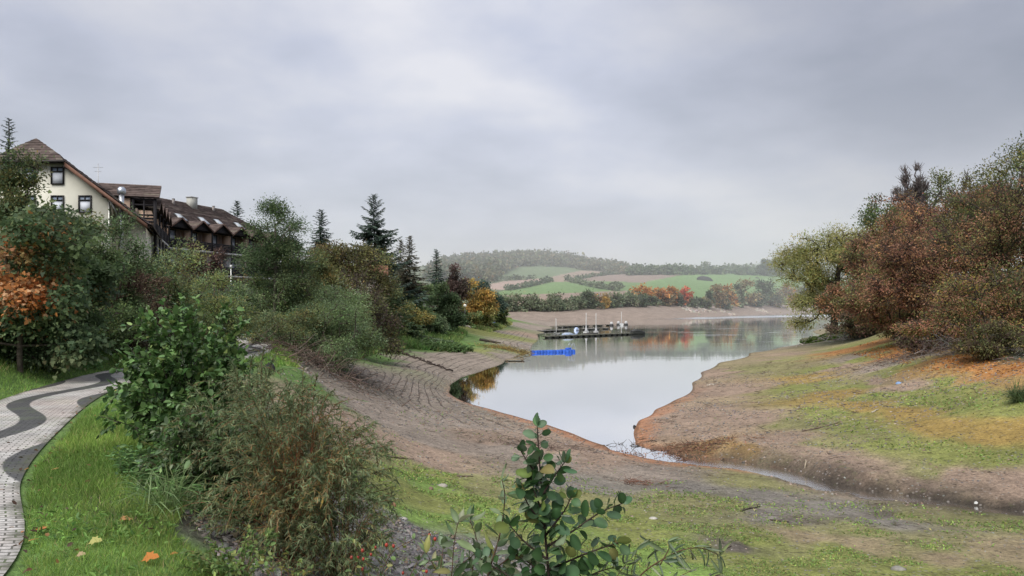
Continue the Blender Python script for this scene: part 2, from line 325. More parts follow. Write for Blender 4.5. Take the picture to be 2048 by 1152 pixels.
cc('dark', (330, 1010), (420, 1000), (480, 900), (560, 1000), (520, 1100), (400, 900), (600, 720), (650, 735), (690, 755), (640, 890), (560, 700), (620, 1020), (300, 690), (400, 680))
cc('slate', (640, 1120), (700, 1100), (740, 1060), (900, 1100), (850, 1080), (600, 1152), (1000, 1120), (780, 1030))
cc('moss', (780, 960), (850, 1000), (950, 1000), (900, 960), (1050, 1020), (1000, 1060), (1150, 1100), (1300, 1080), (1400, 1120), (1250, 1040), (1600, 1140), (1500, 1110), (1500, 1080), (1660, 1100), (1800, 1135), (1950, 1145), (960, 660), (1000, 668), (1780, 690), (950, 700), (1560, 720), (1600, 780), (1650, 830), (1720, 860), (1800, 885), (1900, 905), (2000, 915), (2048, 920), (1640, 740), (1700, 772), (1780, 795), (1860, 808), (1950, 812), (2048, 815), (1660, 700), (1720, 720), (1780, 745), (1860, 765), (1950, 775))
cc('must', (1660, 790), (1720, 815), (1800, 835), (1900, 855), (2000, 868), (2048, 875), (1620, 755))
cc('weed', (800, 1020), (870, 970), (960, 1010), (1250, 1110), (1400, 1140), (1100, 1060), (1200, 1130), (1320, 1140), (900, 1030), (1340, 1100))
cc('olive', (820, 930), (1000, 980), (1150, 1000), (1350, 1010), (1500, 960), (1450, 1010), (1600, 1050), (1800, 1030), (1900, 1100), (1700, 1060), (1620, 850), (1850, 940), (1980, 1040), (1500, 740), (1700, 880))
cc('tan', (1700, 1090), (1900, 1120), (1600, 1070), (2048, 1110), (1560, 940), (1480, 925))
cc('rust', (1420, 890), (1500, 900), (1830, 742), (1900, 752), (2000, 765), (2048, 770))
cc('grav', (700, 800), (800, 780), (780, 830), (900, 850), (850, 880), (1000, 900), (1100, 920), (760, 760), (850, 730), (900, 720), (950, 720), (1000, 712), (1040, 690), (1020, 668), (1060, 655), (1100, 650), (1700, 720), (1740, 740), (1300, 950), (1450, 700))
cc('pink', (680, 840), (720, 880), (800, 900), (880, 920), (980, 880), (1100, 900), (1200, 920), (1050, 670), (1400, 830), (1460, 780), (1420, 880), (1500, 840), (1350, 860), (1620, 705), (1680, 735), (1740, 760), (1800, 772), (1440, 745), (1560, 880), (1600, 910), (1700, 930), (2040, 960), (1950, 950), (1550, 720), (1720, 940), (1850, 965), (2040, 990))
cc('grey', (1100, 960), (1200, 980), (1350, 970), (1500, 990), (1650, 1010), (1550, 1030), (1750, 1040))
cc('mud', (1600, 1040), (1480, 1090), (1750, 1030))
cc('lit', (1740, 690), (1800, 695), (1700, 700), (1780, 710), (1870, 725), (1920, 735), (2000, 735), (2048, 735), (1830, 700))
cc('wood', (1850, 690), (1960, 700), (1760, 660), (2048, 715))
cc('beach', (1050, 630), (1150, 630), (1250, 628), (1350, 625), (1450, 622), (1550, 618), (1620, 615), (1050, 638), (1400, 628), (1250, 634))
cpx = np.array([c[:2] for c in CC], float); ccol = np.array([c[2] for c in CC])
# resolve the control points to ground positions by marching along their rays
cpos = []
for a, b in cpx:
    d = np.geomspace(2, 1500, 900); q = P(a, b, 1.0)-np.array([0, 0, CH]); zz = CH+q[2]*d
    g = ground(q[0]*d, d); hit = np.where(zz <= g)[0]; i = hit[0] if len(hit) else len(d)-1
    cpos.append((q[0]*d[i], d[i]))
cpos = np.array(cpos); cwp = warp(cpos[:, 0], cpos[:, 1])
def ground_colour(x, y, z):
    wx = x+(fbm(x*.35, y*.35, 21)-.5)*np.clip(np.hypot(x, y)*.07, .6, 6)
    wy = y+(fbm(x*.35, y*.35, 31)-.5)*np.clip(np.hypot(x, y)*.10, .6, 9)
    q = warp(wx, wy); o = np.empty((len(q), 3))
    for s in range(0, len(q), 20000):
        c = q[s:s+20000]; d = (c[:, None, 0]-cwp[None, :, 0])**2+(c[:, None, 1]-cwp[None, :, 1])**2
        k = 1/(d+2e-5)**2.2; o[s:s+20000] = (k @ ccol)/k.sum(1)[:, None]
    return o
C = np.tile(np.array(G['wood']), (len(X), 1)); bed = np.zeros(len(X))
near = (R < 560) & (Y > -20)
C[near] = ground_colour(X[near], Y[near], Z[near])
# left hillside, right wooded slope, behind the eye
dp, ip = poly_dist(X, Y, PATHC)
hillL = (X < np.interp(Y, PATHC[:, 1], PATHC[:, 0])-1.0) & (Y < 66) & (Y > -30) & (R < 200)
C[hillL] = np.array(G['lawn'])*(.55+.7*fbm(X[hillL]*.5, Y[hillL]*.5, 5))[:, None]*.9
far_h = hillL & (Z > 7.2); C[far_h] = G['wood']
C[(Z > 3.6) & (Y > 62) & (X < 0) & (R < 420)] = G['wood']
C[(Z > 5.0) & (X > 15) & (R < 420)] = G['wood']
C[(Y <= 2) & (R < 40)] = G['lawn']
# rusty margin of the water line and wet dark edge
m = near & (R < 150) & (Z < .42) & (Z > -.3)
t = (1-smooth(.05, .24, Z+(fbm(X*.8, Y*.8, 9)-.5)*.25))*(R < 150)*smooth(80, 48, R)
C[m] = C[m]*(1-t[m, None]*.8)+np.array((.31, .14, .07))*t[m, None]*.8
wet = (Z < .035) & (Z > -1); C[wet & near] *= .6
ds_, _ = poly_dist(X, Y, STREAMC)
t = np.exp(-(ds_/1.5)**2)*smooth(.30, .62, fbm(X*.5, Y*.9, 66)+.22*np.exp(-(ds_/.8)**2))*near
C[near] = C[near]*(1-.9*t[near, None])+np.array((.055, .045, .036))*.9*t[near, None]
_, si_ = poly_dist(X, Y, STREAMC); zs_ = STREAMC[si_, 2]
t = np.exp(-(ds_/.85)**2)*smooth(.10, .40, zs_)*near; C[near] = C[near]*(1-.85*t[near, None])+np.array((.022, .019, .016))*.85*t[near, None]
# lake floor
lk = (Z < -.03) & (R < 1200); C[lk] = (.05, .05, .035)
# far beach and fields
fb = (R >= 400) & (Z > -.2); C[fb & (Z < 9)] = G['beach']
hill = (Y > 430) & front & (R > 430)
fields = [((.10, .135, .07), [(1000, 548), (1038, 534), (1083, 531), (1141, 534), (1172, 540), (1118, 550), (1094, 557), (1036, 560), (991, 556)]),
          ((.27, .20, .165), [(970, 570), (1010, 562), (1083, 557), (1090, 569), (1048, 575), (1010, 580), (985, 579)]),
          ((.22, .17, .13), [(1092, 557), (1118, 550), (1162, 541), (1207, 543), (1235, 550), (1141, 563), (1104, 564), (1083, 560)]),
          ((.11, .175, .065), [(965, 592), (1012, 581), (1104, 564), (1132, 563), (1193, 576), (1240, 583), (1165, 586), (1024, 591)]),
          ((.20, .15, .115), [(960, 592), (1024, 590), (1165, 585), (1268, 580), (1268, 612), (960, 612)]),
          ((.19, .145, .12), [(1162, 553), (1235, 548), (1372, 544), (1340, 557), (1305, 567), (1258, 564), (1148, 561)]),
          ((.10, .155, .06), [(1140, 562), (1258, 564), (1305, 567), (1268, 580), (1235, 583), (1176, 573)]),
          ((.115, .185, .07), [(1258, 580), (1299, 562), (1371, 549), (1500, 545), (1660, 545), (1760, 560), (1760, 604), (1404, 604), (1345, 604), (1268, 604)])]
C[hill & (Z > 9)] = (.09, .11, .06)
for col, poly in fields:
    m = hill & (Z > 7) & (R < 1650) & inpoly(px+(fbm(X*.02, Y*.02, 4)-.5)*5, py, poly)
    C[m] = np.array(col)*(.86+.28*fbm(X[m]*.03, Y[m]*.012, 2))[:, None]
lf = hill & (R < 1650) & (px > 1300) & (px < 1400) & (np.abs(py-(562-(px-1300)*.12)) < .9); C[lf] *= 1.15
bed = ((Z < 3.4) & (R < 420) & (Z > -.5) & ((X > -14) | (Y > 60))).astype(float)
bed *= 1-smooth(.02, .06, (C[:, 1]-C[:, 0]))*.75
contour = smooth(0, .6, bed)*((X < 4) & (Y > 44) & (Y < 240)) * smooth(.15, .35, Z)*smooth(3.1, 2.3, Z)
C = np.concatenate([C, np.ones((len(C), 1))], 1)
i = np.arange(nR-1)[:, None]*nT; j = np.arange(nT)[None]; j2 = (j+1) % nT
quads = np.stack([i+j, i+nT+j, i+nT+j2, i+j2], -1).reshape(-1, 4)
V = np.stack([X, Y, Z], -1)
V = np.concatenate([V, [[0, 0, gz(0, .3)]]]); C = np.concatenate([C, C[:1]]); bedA = np.append(bed, 0); conA = np.append(contour, 0)
fan = np.stack([np.arange(nT), (np.arange(nT)+1) % nT, np.full(nT, nT*nR)], -1)[:, ::-1]
me = mesh_data('ground', V, [quads[:, ::-1], fan[:, ::-1]], C, True)
for nm, arr in (('bed', bedA), ('contour', conA)):
    at = me.attributes.new(nm, 'FLOAT', 'POINT'); at.data.foreach_set('value', arr.astype(np.float32))
m, nt, N, L = new_mat('ground')
def node(t, **kw):
    n = N(t)
    for k, v in kw.items():
        if k.startswith('i_'): n.inputs[k[2:].replace('_', ' ')].default_value = v
        else: setattr(n, k, v)
    return n
def math_(op, a, b=None, c=None, clamp=False):
    n = N('ShaderNodeMath'); n.operation = op; n.use_clamp = clamp
    for i, v in enumerate((a, b, c)):
        if v is None: continue
        if isinstance(v, (int, float)): n.inputs[i].default_value = v
        else: L(v, n.inputs[i])
    return n.outputs[0]
def maprange(v, a, b, c, d):
    n = N('ShaderNodeMapRange'); L(v, n.inputs[0])
    for i, q in enumerate((a, b, c, d)): n.inputs[i+1].default_value = q
    return n.outputs[0]
def scale_col(col, f):
    n = N('ShaderNodeVectorMath'); n.operation = 'SCALE'; L(col, n.inputs[0])
    if isinstance(f, (int, float)): n.inputs['Scale'].default_value = f
    else: L(f, n.inputs['Scale'])
    return n.outputs[0]
def mixcol(f, a, b):
    n = N('ShaderNodeMix'); n.data_type = 'RGBA'
    if isinstance(f, (int, float)): n.inputs[0].default_value = f
    else: L(f, n.inputs[0])
    for i, v in ((6, a), (7, b)):
        if isinstance(v, tuple): n.inputs[i].default_value = (*v, 1)
        else: L(v, n.inputs[i])
    return n.outputs[2]
out = N('ShaderNodeOutputMaterial'); b = N('ShaderNodeBsdfPrincipled'); b.inputs['Roughness'].default_value = .9; b.inputs['Specular IOR Level'].default_value = .2
a = node('ShaderNodeAttribute', attribute_name='col'); ab = node('ShaderNodeAttribute', attribute_name='bed'); ac = node('ShaderNodeAttribute', attribute_name='contour')
geo = N('ShaderNodeNewGeometry'); pos = geo.outputs['Position']
def noise(sc, det=5, ro=.55, vec=None):
    n = node('ShaderNodeTexNoise', i_Scale=sc, i_Detail=det, i_Roughness=ro); L(vec or pos, n.inputs['Vector']); return n.outputs['Fac']
nA = noise(.22, 3); nB = noise(1.6, 4, .65); nC_ = noise(9, 3, .7); nD = noise(38, 3, .7)
g = math_('MULTIPLY', math_('MULTIPLY', maprange(nA, .3, .7, .82, 1.18), maprange(nB, .3, .7, .72, 1.28)), math_('MULTIPLY', maprange(nC_, .3, .7, .62, 1.38), maprange(nD, .3, .7, .72, 1.28)))
c = scale_col(a.outputs['Color'], math_('MULTIPLY', g, 1.32))
# stones and shale flakes of the dry lakebed
vo = node('ShaderNodeTexVoronoi', i_Scale=7.0); L(pos, vo.inputs['Vector'])
bw = N('ShaderNodeRGBToBW'); L(vo.outputs['Color'], bw.inputs[0])
st = math_('MULTIPLY', math_('MULTIPLY', maprange(bw.outputs[0], .68, .80, 0, 1), maprange(vo.outputs['Distance'], .40, .25, 0, 1)), ab.outputs['Fac'])
c = mixcol(math_('MULTIPLY', st, .55), c, (.33, .30, .27))
dk = math_('MULTIPLY', math_('MULTIPLY', maprange(bw.outputs[0], .24, .16, 0, 1), maprange(vo.outputs['Distance'], .45, .3, 0, 1)), ab.outputs['Fac'])
c = mixcol(math_('MULTIPLY', dk, .65), c, (.05, .042, .035))
# green seedlings in patches
gp = math_('MULTIPLY', maprange(noise(2.6, 6, .7), .55, .66, 0, 1), maprange(noise(.12, 3), .45, .6, 0, 1))
c = mixcol(math_('MULTIPLY', math_('MULTIPLY', gp, ab.outputs['Fac']), .38), c, (.12, .16, .045))
# old shore lines left as the water fell
sepz = N('ShaderNodeSeparateXYZ'); L(pos, sepz.inputs[0])
ph = math_('ADD', math_('MULTIPLY', sepz.outputs['Z'], 5.2), math_('MULTIPLY', noise(.05, 2), .7))
fr = math_('FRACT', ph)
ln = math_('MULTIPLY', math_('MULTIPLY', maprange(math_('ABSOLUTE', math_('SUBTRACT', fr, .5)), .03, .11, 1, 0), maprange(noise(.16, 2, .5), .36, .5, .25, 1)), ac.outputs['Fac'])
c = mixcol(math_('MULTIPLY', ln, .72), c, (.045, .034, .027))
L(c, b.inputs['Base Color'])
hgt = math_('ADD', math_('ADD', math_('MULTIPLY', nC_, 1.0), math_('MULTIPLY', nD, .45)), math_('ADD', math_('MULTIPLY', st, .35), math_('MULTIPLY', ln, -.5)))
bp = N('ShaderNodeBump'); bp.inputs['Strength'].default_value = .9; bp.inputs['Distance'].default_value = .07; L(hgt, bp.inputs['Height']); L(bp.outputs[0], b.inputs['Normal'])
L(b.outputs[0], out.inputs[0])
tag(link('ground', me, m), kind='structure')

# ------------------------------------------------------------------ lake and stream
mw, nt, N, L = new_mat('water')
out = N('ShaderNodeOutputMaterial'); gl = N('ShaderNodeBsdfGlossy'); df = N('ShaderNodeBsdfDiffuse'); ms = N('ShaderNodeMixShader')
gl.inputs['Roughness'].default_value = .03; gl.inputs['Color'].default_value = (1, 1, 1, 1); df.inputs['Color'].default_value = (.11, .115, .085, 1)
lw = N('ShaderNodeLayerWeight'); lw.inputs['Blend'].default_value = .5
fac = maprange(lw.outputs['Facing'], 0, .78, .12, .985); L(fac, ms.inputs[0]); L(df.outputs[0], ms.inputs[1]); L(gl.outputs[0], ms.inputs[2]); L(ms.outputs[0], out.inputs[0])
geo = N('ShaderNodeNewGeometry'); pos = geo.outputs['Position']
mp = N('ShaderNodeMapping'); mp.inputs['Scale'].default_value = (.35, 1.0, 1); mp.inputs['Rotation'].default_value = (0, 0, -.12); L(pos, mp.inputs['Vector'])
def wnoise(sc, det, ro): 
    n = node('ShaderNodeTexNoise', i_Scale=sc, i_Detail=det, i_Roughness=ro); L(mp.outputs[0], n.inputs['Vector']); return n.outputs['Fac']
big = wnoise(.020, 3, .5)
amp = maprange(big, .42, .62, .15, 1.0)
sy = N('ShaderNodeSeparateXYZ'); L(pos, sy.inputs[0])
calm = maprange(sy.outputs['Y'], 70, 150, .06, 1.0)
h = math_('ADD', math_('MULTIPLY', wnoise(1.3, 3, .55), .6), math_('MULTIPLY', wnoise(.28, 2, .5), 1.0))
bp = N('ShaderNodeBump'); bp.inputs['Distance'].default_value = .05; L(math_('MULTIPLY', math_('MULTIPLY', amp, calm), .42), bp.inputs['Strength']); L(h, bp.inputs['Height'])
L(bp.outputs[0], gl.inputs['Normal'])
# gusts roughen the far water: a long streak before the far shore and flecks further in
sx = sy.outputs['X']; yy = sy.outputs['Y']
dline = math_('SUBTRACT', yy, math_('MULTIPLY_ADD', sx, .98, 372))
streak = math_('MULTIPLY', maprange(math_('ABSOLUTE', dline), 18, 60, 1, 0), maprange(sx, 70, 120, 0, 1))
streak = math_('MULTIPLY', streak, maprange(wnoise(.05, 3, .6), .36, .5, 0, 1))
mp2 = N('ShaderNodeMapping'); mp2.inputs['Scale'].default_value = (.05, .22, 1); L(pos, mp2.inputs['Vector'])
n3 = node('ShaderNodeTexNoise', i_Scale=1.0, i_Detail=4, i_Roughness=.6); L(mp2.outputs[0], n3.inputs['Vector'])
fl_ = math_('MULTIPLY', maprange(n3.outputs['Fac'], .58, .64, 0, 1), math_('MULTIPLY', maprange(yy, 135, 160, 0, 1), math_('MULTIPLY', maprange(yy, 290, 230, 0, 1), maprange(sx, 35, 60, 0, 1))))
gust = math_('MAXIMUM', streak, math_('MULTIPLY', fl_, .9))
L(math_('MULTIPLY_ADD', gust, .30, .03), gl.inputs['Roughness'])
wv = np.array([(-150, 25, 0), (140, 25, 0), (700, 1150, 0), (-150, 900, 0)], float)
tag(link('lake_water', mesh_data('lake_water', wv, [np.array([[0, 1, 2, 3]])]), mw), kind='structure')
# stream ribbon in its carved bed
s0 = STREAMC[8:]; T = np.gradient(s0[:, :2], axis=0); T /= np.linalg.norm(T, axis=1)[:, None]; Nn = np.stack([-T[:, 1], T[:, 0]], -1)
wd = np.full(len(s0), 1.7); wd2 = wd
sv = np.concatenate([np.column_stack([s0[:, :2]+Nn*wd[:, None], s0[:, 2]-.07]), np.column_stack([s0[:, :2]-Nn*wd2[:, None], s0[:, 2]-.07])])
k = np.arange(len(s0)-1); n_ = len(s0)
ms_, nt, N, L = new_mat('stream_water')
out = N('ShaderNodeOutputMaterial'); gl = N('ShaderNodeBsdfGlossy'); gl.inputs['Roughness'].default_value = .08; gl.inputs['Color'].default_value = (.95, .95, .95, 1)
geo = N('ShaderNodeNewGeometry'); pos = geo.outputs['Position']
bp = N('ShaderNodeBump'); bp.inputs['Distance'].default_value = .02; bp.inputs['Strength'].default_value = .5; L(noise(9, 3), bp.inputs['Height']); L(bp.outputs[0], gl.inputs['Normal'])
df = N('ShaderNodeBsdfDiffuse'); df.inputs['Color'].default_value = (.12, .10, .075, 1); mx = N('ShaderNodeMixShader'); mx.inputs[0].default_value = .94; L(df.outputs[0], mx.inputs[1]); L(gl.outputs[0], mx.inputs[2]); L(mx.outputs[0], out.inputs[0])
tag(link('stream_water', mesh_data('stream_water', sv, [np.stack([k, k+n_, k+1+n_, k+1], -1)], None, True), ms_), kind='structure')

# ------------------------------------------------------------------ paved path with its waving dark band
pc = spline(PATH, .22); T = np.gradient(pc[:, :2], axis=0); T /= np.linalg.norm(T, axis=1)[:, None]; Nn = np.stack([T[:, 1], -T[:, 0]], -1)
ul = np.concatenate([[0], np.cumsum(np.linalg.norm(np.diff(pc[:, :2], axis=0), axis=1))])
nv = 17; vs = np.linspace(-PATH_HALF, PATH_HALF, nv)
pv = np.concatenate([np.column_stack([pc[:, :2]+Nn*v, pc[:, 2]+.012-.02*(v/PATH_HALF)**2]) for v in vs])
n_ = len(pc); k = np.arange(n_-1)
pf = np.concatenate([np.stack([q*n_+k, (q+1)*n_+k, (q+1)*n_+k+1, q*n_+k+1], -1) for q in range(nv-1)])
me = mesh_data('path', pv, [pf], None, True)
uv = me.uv_layers.new(name='UVMap'); U = np.tile(ul, nv); Vv = np.repeat(vs, n_)
li = np.empty(len(me.loops), np.int32); me.loops.foreach_get('vertex_index', li)
uv.data.foreach_set('uv', np.stack([U[li], Vv[li]], -1).astype(np.float32).ravel())
m, nt, N, L = new_mat('path_paving')
out = N('ShaderNodeOutputMaterial'); b = N('ShaderNodeBsdfPrincipled'); b.inputs['Roughness'].default_value = .62; b.inputs['Specular IOR Level'].default_value = .4
uvn = N('ShaderNodeUVMap'); uvn.uv_map = 'UVMap'; sp = N('ShaderNodeSeparateXYZ'); L(uvn.outputs[0], sp.inputs[0])
u, v = sp.outputs[0], sp.outputs[1]
swing = math_('MULTIPLY', math_('SINE', math_('MULTIPLY_ADD', u, .838, PHASE)), .42)
s = math_('ABSOLUTE', math_('SUBTRACT', v, swing))
dark = math_('MAXIMUM', maprange(s, .20, .23, 1, 0), maprange(s, 1.08, 1.11, 0, 1))
# courses run across the path and bend with the wave
bent = N('ShaderNodeCombineXYZ'); L(v, bent.inputs[0]); L(math_('ADD', u, math_('MULTIPLY', math_('MULTIPLY', v, v), .12)), bent.inputs[1])
br = node('ShaderNodeTexBrick', offset=.5, i_Scale=1.0); br.inputs['Brick Width'].default_value = .17; br.inputs['Row Height'].default_value = .085; br.inputs['Mortar Size'].default_value = .010; br.inputs['Mortar Smooth'].default_value = .3
br.inputs['Color1'].default_value = (.85, .85, .85, 1); br.inputs['Color2'].default_value = (1.12, 1.12, 1.12, 1); br.inputs['Mortar'].default_value = (.25, .25, .23, 1); L(bent.outputs[0], br.inputs['Vector'])
geo = N('ShaderNodeNewGeometry'); pos = geo.outputs['Position']
base = mixcol(maprange(noise(.7, 4), .35, .65, 0, 1), (.50, .485, .455), (.52, .455, .41))
base = mixcol(dark, base, (.085, .085, .083))
mu = N('ShaderNodeMix'); mu.data_type = 'RGBA'; mu.blend_type = 'MULTIPLY'; mu.inputs[0].default_value = 1; L(base, mu.inputs[6]); L(br.outputs['Color'], mu.inputs[7])
col = scale_col(mu.outputs[2], math_('MULTIPLY', maprange(noise(1.3, 6, .7), .3, .7, .62, 1.25), maprange(noise(30, 4, .6), .3, .7, .72, 1.25)))
# moss and dirt creeping in from the edges and along joints
edge = math_('MULTIPLY', maprange(math_('ADD', math_('ABSOLUTE', v), math_('MULTIPLY', math_('SUBTRACT', noise(2.2, 5, .65), .5), .8)), .86, 1.05, 0, 1), .85)
col = mixcol(edge, col, (.075, .075, .045))
jm = math_('MULTIPLY', math_('MULTIPLY', br.outputs['Fac'], maprange(noise(1.5, 4), .5, .62, 0, 1)), .8)
col = mixcol(jm, col, (.09, .13, .04))
L(col, b.inputs['Base Color'])
bp = N('ShaderNodeBump'); bp.inputs['Strength'].default_value = .6; bp.inputs['Distance'].default_value = .012; L(math_('SUBTRACT', math_('MULTIPLY', noise(40, 3), .3), br.outputs['Fac']), bp.inputs['Height']); L(bp.outputs[0], b.inputs['Normal'])
L(b.outputs[0], out.inputs[0])
tag(link('path', me, m), kind='structure')
# ------------------------------------------------------------------ vegetation generators
def unit(v): return v/(np.linalg.norm(v, axis=-1, keepdims=True)+1e-9)
def skeleton(rng, trunk, start, pts, bf=.35):
    """minimum-cost tree through the crown points, grown from the trunk polyline"""
    T = len(trunk); nodes = np.concatenate([trunk, pts]); n = len(nodes)
    par = np.full(n, -1); par[1:T] = np.arange(T-1); pl = np.zeros(n)
    for i in range(1, T): pl[i] = pl[i-1]+np.linalg.norm(trunk[i]-trunk[i-1])
    al = np.arange(start, T); D = np.linalg.norm(pts[:, None]-trunk[None, start:], axis=2)
    # branches leave the trunk below the point they serve
    D = D+np.maximum(0, trunk[None, start:, 2]-pts[:, None, 2])*1.5
    cst = D+bf*pl[None, start:T]; best = cst.min(1); arg = al[cst.argmin(1)]; used = np.zeros(len(pts), bool); order = list(range(T))
    for _ in range(len(pts)):
        b = np.where(used, 1e9, best); i = int(b.argmin()); used[i] = True; k = T+i
        par[k] = arg[i]; pl[k] = pl[par[k]]+np.linalg.norm(nodes[k]-nodes[par[k]]); order.append(k)
        c = np.linalg.norm(pts-pts[i], axis=1)+bf*pl[k]; u = (c < best) & ~used
        best[u] = c[u]; arg[u] = k
    return nodes, par, np.array(order)
def radii(par, order, r_tip, r_base, p=2.3):
    a = np.zeros(len(par)); ch = np.zeros(len(par), bool)
    for k in order[::-1]:
        if a[k] == 0: a[k] = 1
        if par[k] >= 0: a[par[k]] += a[k]
    r = a**(1/p); return r_tip+(r-1)/(r.max()-1+1e-9)*(r_base-r_tip)
def tubes(A, B, ra, rb, n=5):
    d = unit(B-A); up = np.where(np.abs(d[:, 2:3]) < .9, np.array([[0, 0, 1.]]), np.array([[1., 0, 0]]))
    U = unit(np.cross(d, up)); W_ = np.cross(d, U); a = np.arange(n)*2*math.pi/n; ca, sa = np.cos(a), np.sin(a)
    ring = U[:, None]*ca[None, :, None]+W_[:, None]*sa[None, :, None]
    V = np.concatenate([A[:, None]+ring*ra[:, None, None], B[:, None]+ring*rb[:, None, None]], 1).reshape(-1, 3)
    m = len(A); base = np.arange(m)[:, None]*2*n; j = np.arange(n)[None]; j2 = (j+1) % n
    return V, np.stack([base+j, base+j2, base+n+j2, base+n+j], -1).reshape(-1, 4)
def limb_mesh(rng, nodes, par, r, col, T, minr=0.0, name='trunk'):
    """curved limbs: every edge bent through a jittered midpoint"""
    k = np.where(par >= 0)[0]; k = k[r[k] >= minr]
    A = nodes[par[k]]; B = nodes[k]; ln = np.linalg.norm(B-A, axis=1)
    M = (A+B)/2+rng.normal(0, .09, A.shape)*ln[:, None]*(k >= T)[:, None]; M[:, 2] += .05*ln*(k >= T)
    rp = np.minimum(r[par[k]], r[k]*1.55+.004); rm = (rp+r[k])/2
    n = 7 if T > 0 else 4
    V1, F1 = tubes(A, M, rp, rm, 5); V2, F2 = tubes(M, B, rm, r[k], 5)
    V = np.concatenate([V1, V2]); C = np.tile(np.asarray(col, float), (len(V), 1))*rng.uniform(.8, 1.2, (len(V)//10, 1)).repeat(10, 0)
    return mesh_data(name, V, [F1, F2+len(V1)], C, True)
TPL = {  # leaf outlines: x along the leaf 0..1, y across -.5...5, z fold
 'kite': (np.array([(0, 0, 0), (.42, -.5, .06), (1, 0, -.06), (.42, .5, .06)]), [np.array([[0, 1, 2, 3]])]),
 'oval': (np.array([(0, 0, 0), (.28, -.44, .07), (.70, -.40, .05), (1, 0, -.08), (.70, .40, .05), (.28, .44, .07)]), [np.array([[0, 1, 2, 3], [0, 3, 4, 5]])]),
 'blade': (np.array([(0, -.5, 0), (0, .5, 0), (.55, .36, .04), (.55, -.36, .04), (1, .03, -.12), (1, -.03, -.12)]), [np.array([[0, 1, 2, 3], [3, 2, 4, 5]])]),
 'maple': (np.array([(0, 0, 0), (.05, -.30, .02), (-.02, -.5, .05), (.28, -.42, .04), (.42, -.62, .02), (.52, -.28, .03), (.78, -.30, .0), (1, 0, -.08), (.78, .30, 0), (.52, .28, .03), (.42, .62, .02), (.28, .42, .04), (-.02, .5, .05), (.05, .30, .02), (.38, 0, -.03)]),
           [np.array([[14, 0, 1], [14, 1, 2], [14, 2, 3], [14, 3, 4], [14, 4, 5], [14, 5, 6], [14, 6, 7], [14, 7, 8], [14, 8, 9], [14, 9, 10], [14, 10, 11], [14, 11, 12], [14, 12, 13], [14, 13, 0]])]),
}
# round alder leaf: cupped, notched tip, scalloped edge, drawn as two halves of strips
def _alder():
    xs = [0, .08, .25, .45, .65, .82, .95, 1.0]; ws = [.02, .26, .43, .5, .48, .38, .22, .07]
    V = []; 
    for x, w in zip(xs, ws): V += [(x, -w*.98, .10*w), (x-.02*(x > .9), 0, -.05*x), (x, w*.98, .10*w)]
    f = []
    for i in range(len(xs)-1):
        a = 3*i; f += [[a, a+1, a+4, a+3], [a+1, a+2, a+5, a+4]]
    return np.array(V, float), [np.array(f)]
TPL['alder'] = _alder()
def _lance():
    xs = [0, .12, .35, .6, .85, 1]; ws = [.05, .32, .5, .45, .22, .02]; V = []; f = []
    for x, w in zip(xs, ws): V += [(x, -w, .10*w), (x, 0, -.10*x*x), (x, w, .10*w)]
    for i in range(len(xs)-1):
        a = 3*i; f += [[a, a+1, a+4, a+3], [a+1, a+2, a+5, a+4]]
    return np.array(V, float), [np.array(f)]
TPL['lance'] = _lance()
def leaves(P0, dr, nrm, L_, W_, C, tpl):
    """one leaf per row; returns V, faces, C"""
    tv, tf = TPL[tpl]; n = len(P0); m = len(tv)
    d = unit(dr); s = unit(np.cross(d, nrm)); k = np.cross(s, d)
    L_ = np.broadcast_to(L_, n); W_ = np.broadcast_to(W_, n)
    V = P0[:, None]+tv[None, :, 0:1]*L_[:, None, None]*d[:, None]+tv[None, :, 1:2]*W_[:, None, None]*s[:, None]+tv[None, :, 2:3]*L_[:, None, None]*k[:, None]
    if tpl in ('alder', 'lance', 'maple', 'oval'):        # every leaf curls its own way
        q = np.random.default_rng(n).normal(-.12, .22, (n, 1, 1)); V = V+k[:, None]*q*(tv[None, :, 0:1]**2)*L_[:, None, None]
    base = np.arange(n)[:, None, None]*m
    C2 = np.repeat(C, m, axis=0)
    if tpl in ('alder', 'lance'):                         # paler midrib, duller rim
        f_ = np.where(np.arange(m) % 3 == 1, 1.30, .92); C2 = C2*np.tile(f_, n)[:, None]
    return V.reshape(-1, 3), [(f[None]+base).reshape(-1, f.shape[1]) for f in tf], C2
def palette(rng, pal, n, jit=.16):
    c = np.array([p[:3] for p in pal], float); w = np.array([p[3] for p in pal], float); i = rng.choice(len(pal), n, p=w/w.sum())
    return c[i]*np.exp(rng.normal(0, jit, (n, 1)))*np.exp(rng.normal(0, .05, (n, 3)))
def leaf_mesh(rng, centers, n, sig, L_, W_, pal, tpl='kite', droop=.25, mix=.2, out=.6, ctr=None, flat=.75, zpal=None, name='crown'):
    K = len(centers); tot = K*n
    cc_ = palette(rng, pal, K, .17)                                   # a tint per clump
    if zpal is not None:                                              # (palette, function of clump position -> probability)
        pr = zpal[1](centers); u = rng.random(K) < pr; cc_[u] = palette(rng, zpal[0], int(u.sum()), .17)
    idx = np.repeat(np.arange(K), n); off = rng.normal(0, 1, (tot, 3))
    off *= np.array([1, 1, flat])*np.broadcast_to(sig, K)[idx][:, None]
    P0 = centers[idx]+off
    o = unit(off)*out
    if ctr is not None: o += unit(P0-ctr)*out
    dr = o+rng.normal(0, .6, (tot, 3)); dr[:, 2] -= droop
    nr = rng.normal(0, .55, (tot, 3)); nr[:, 2] += .8
    C = cc_[idx]; u = rng.random(tot) < mix; C[u] = palette(rng, pal, int(u.sum()), .2) if zpal is None else C[u]
    C = C*np.exp(rng.normal(0, .13, (tot, 1)))
    sc = np.exp(rng.normal(0, .2, tot))
    V, Fc, C = leaves(P0, dr, nr, L_*sc, W_*sc, C, tpl)
    return mesh_data(name, V, Fc, C)
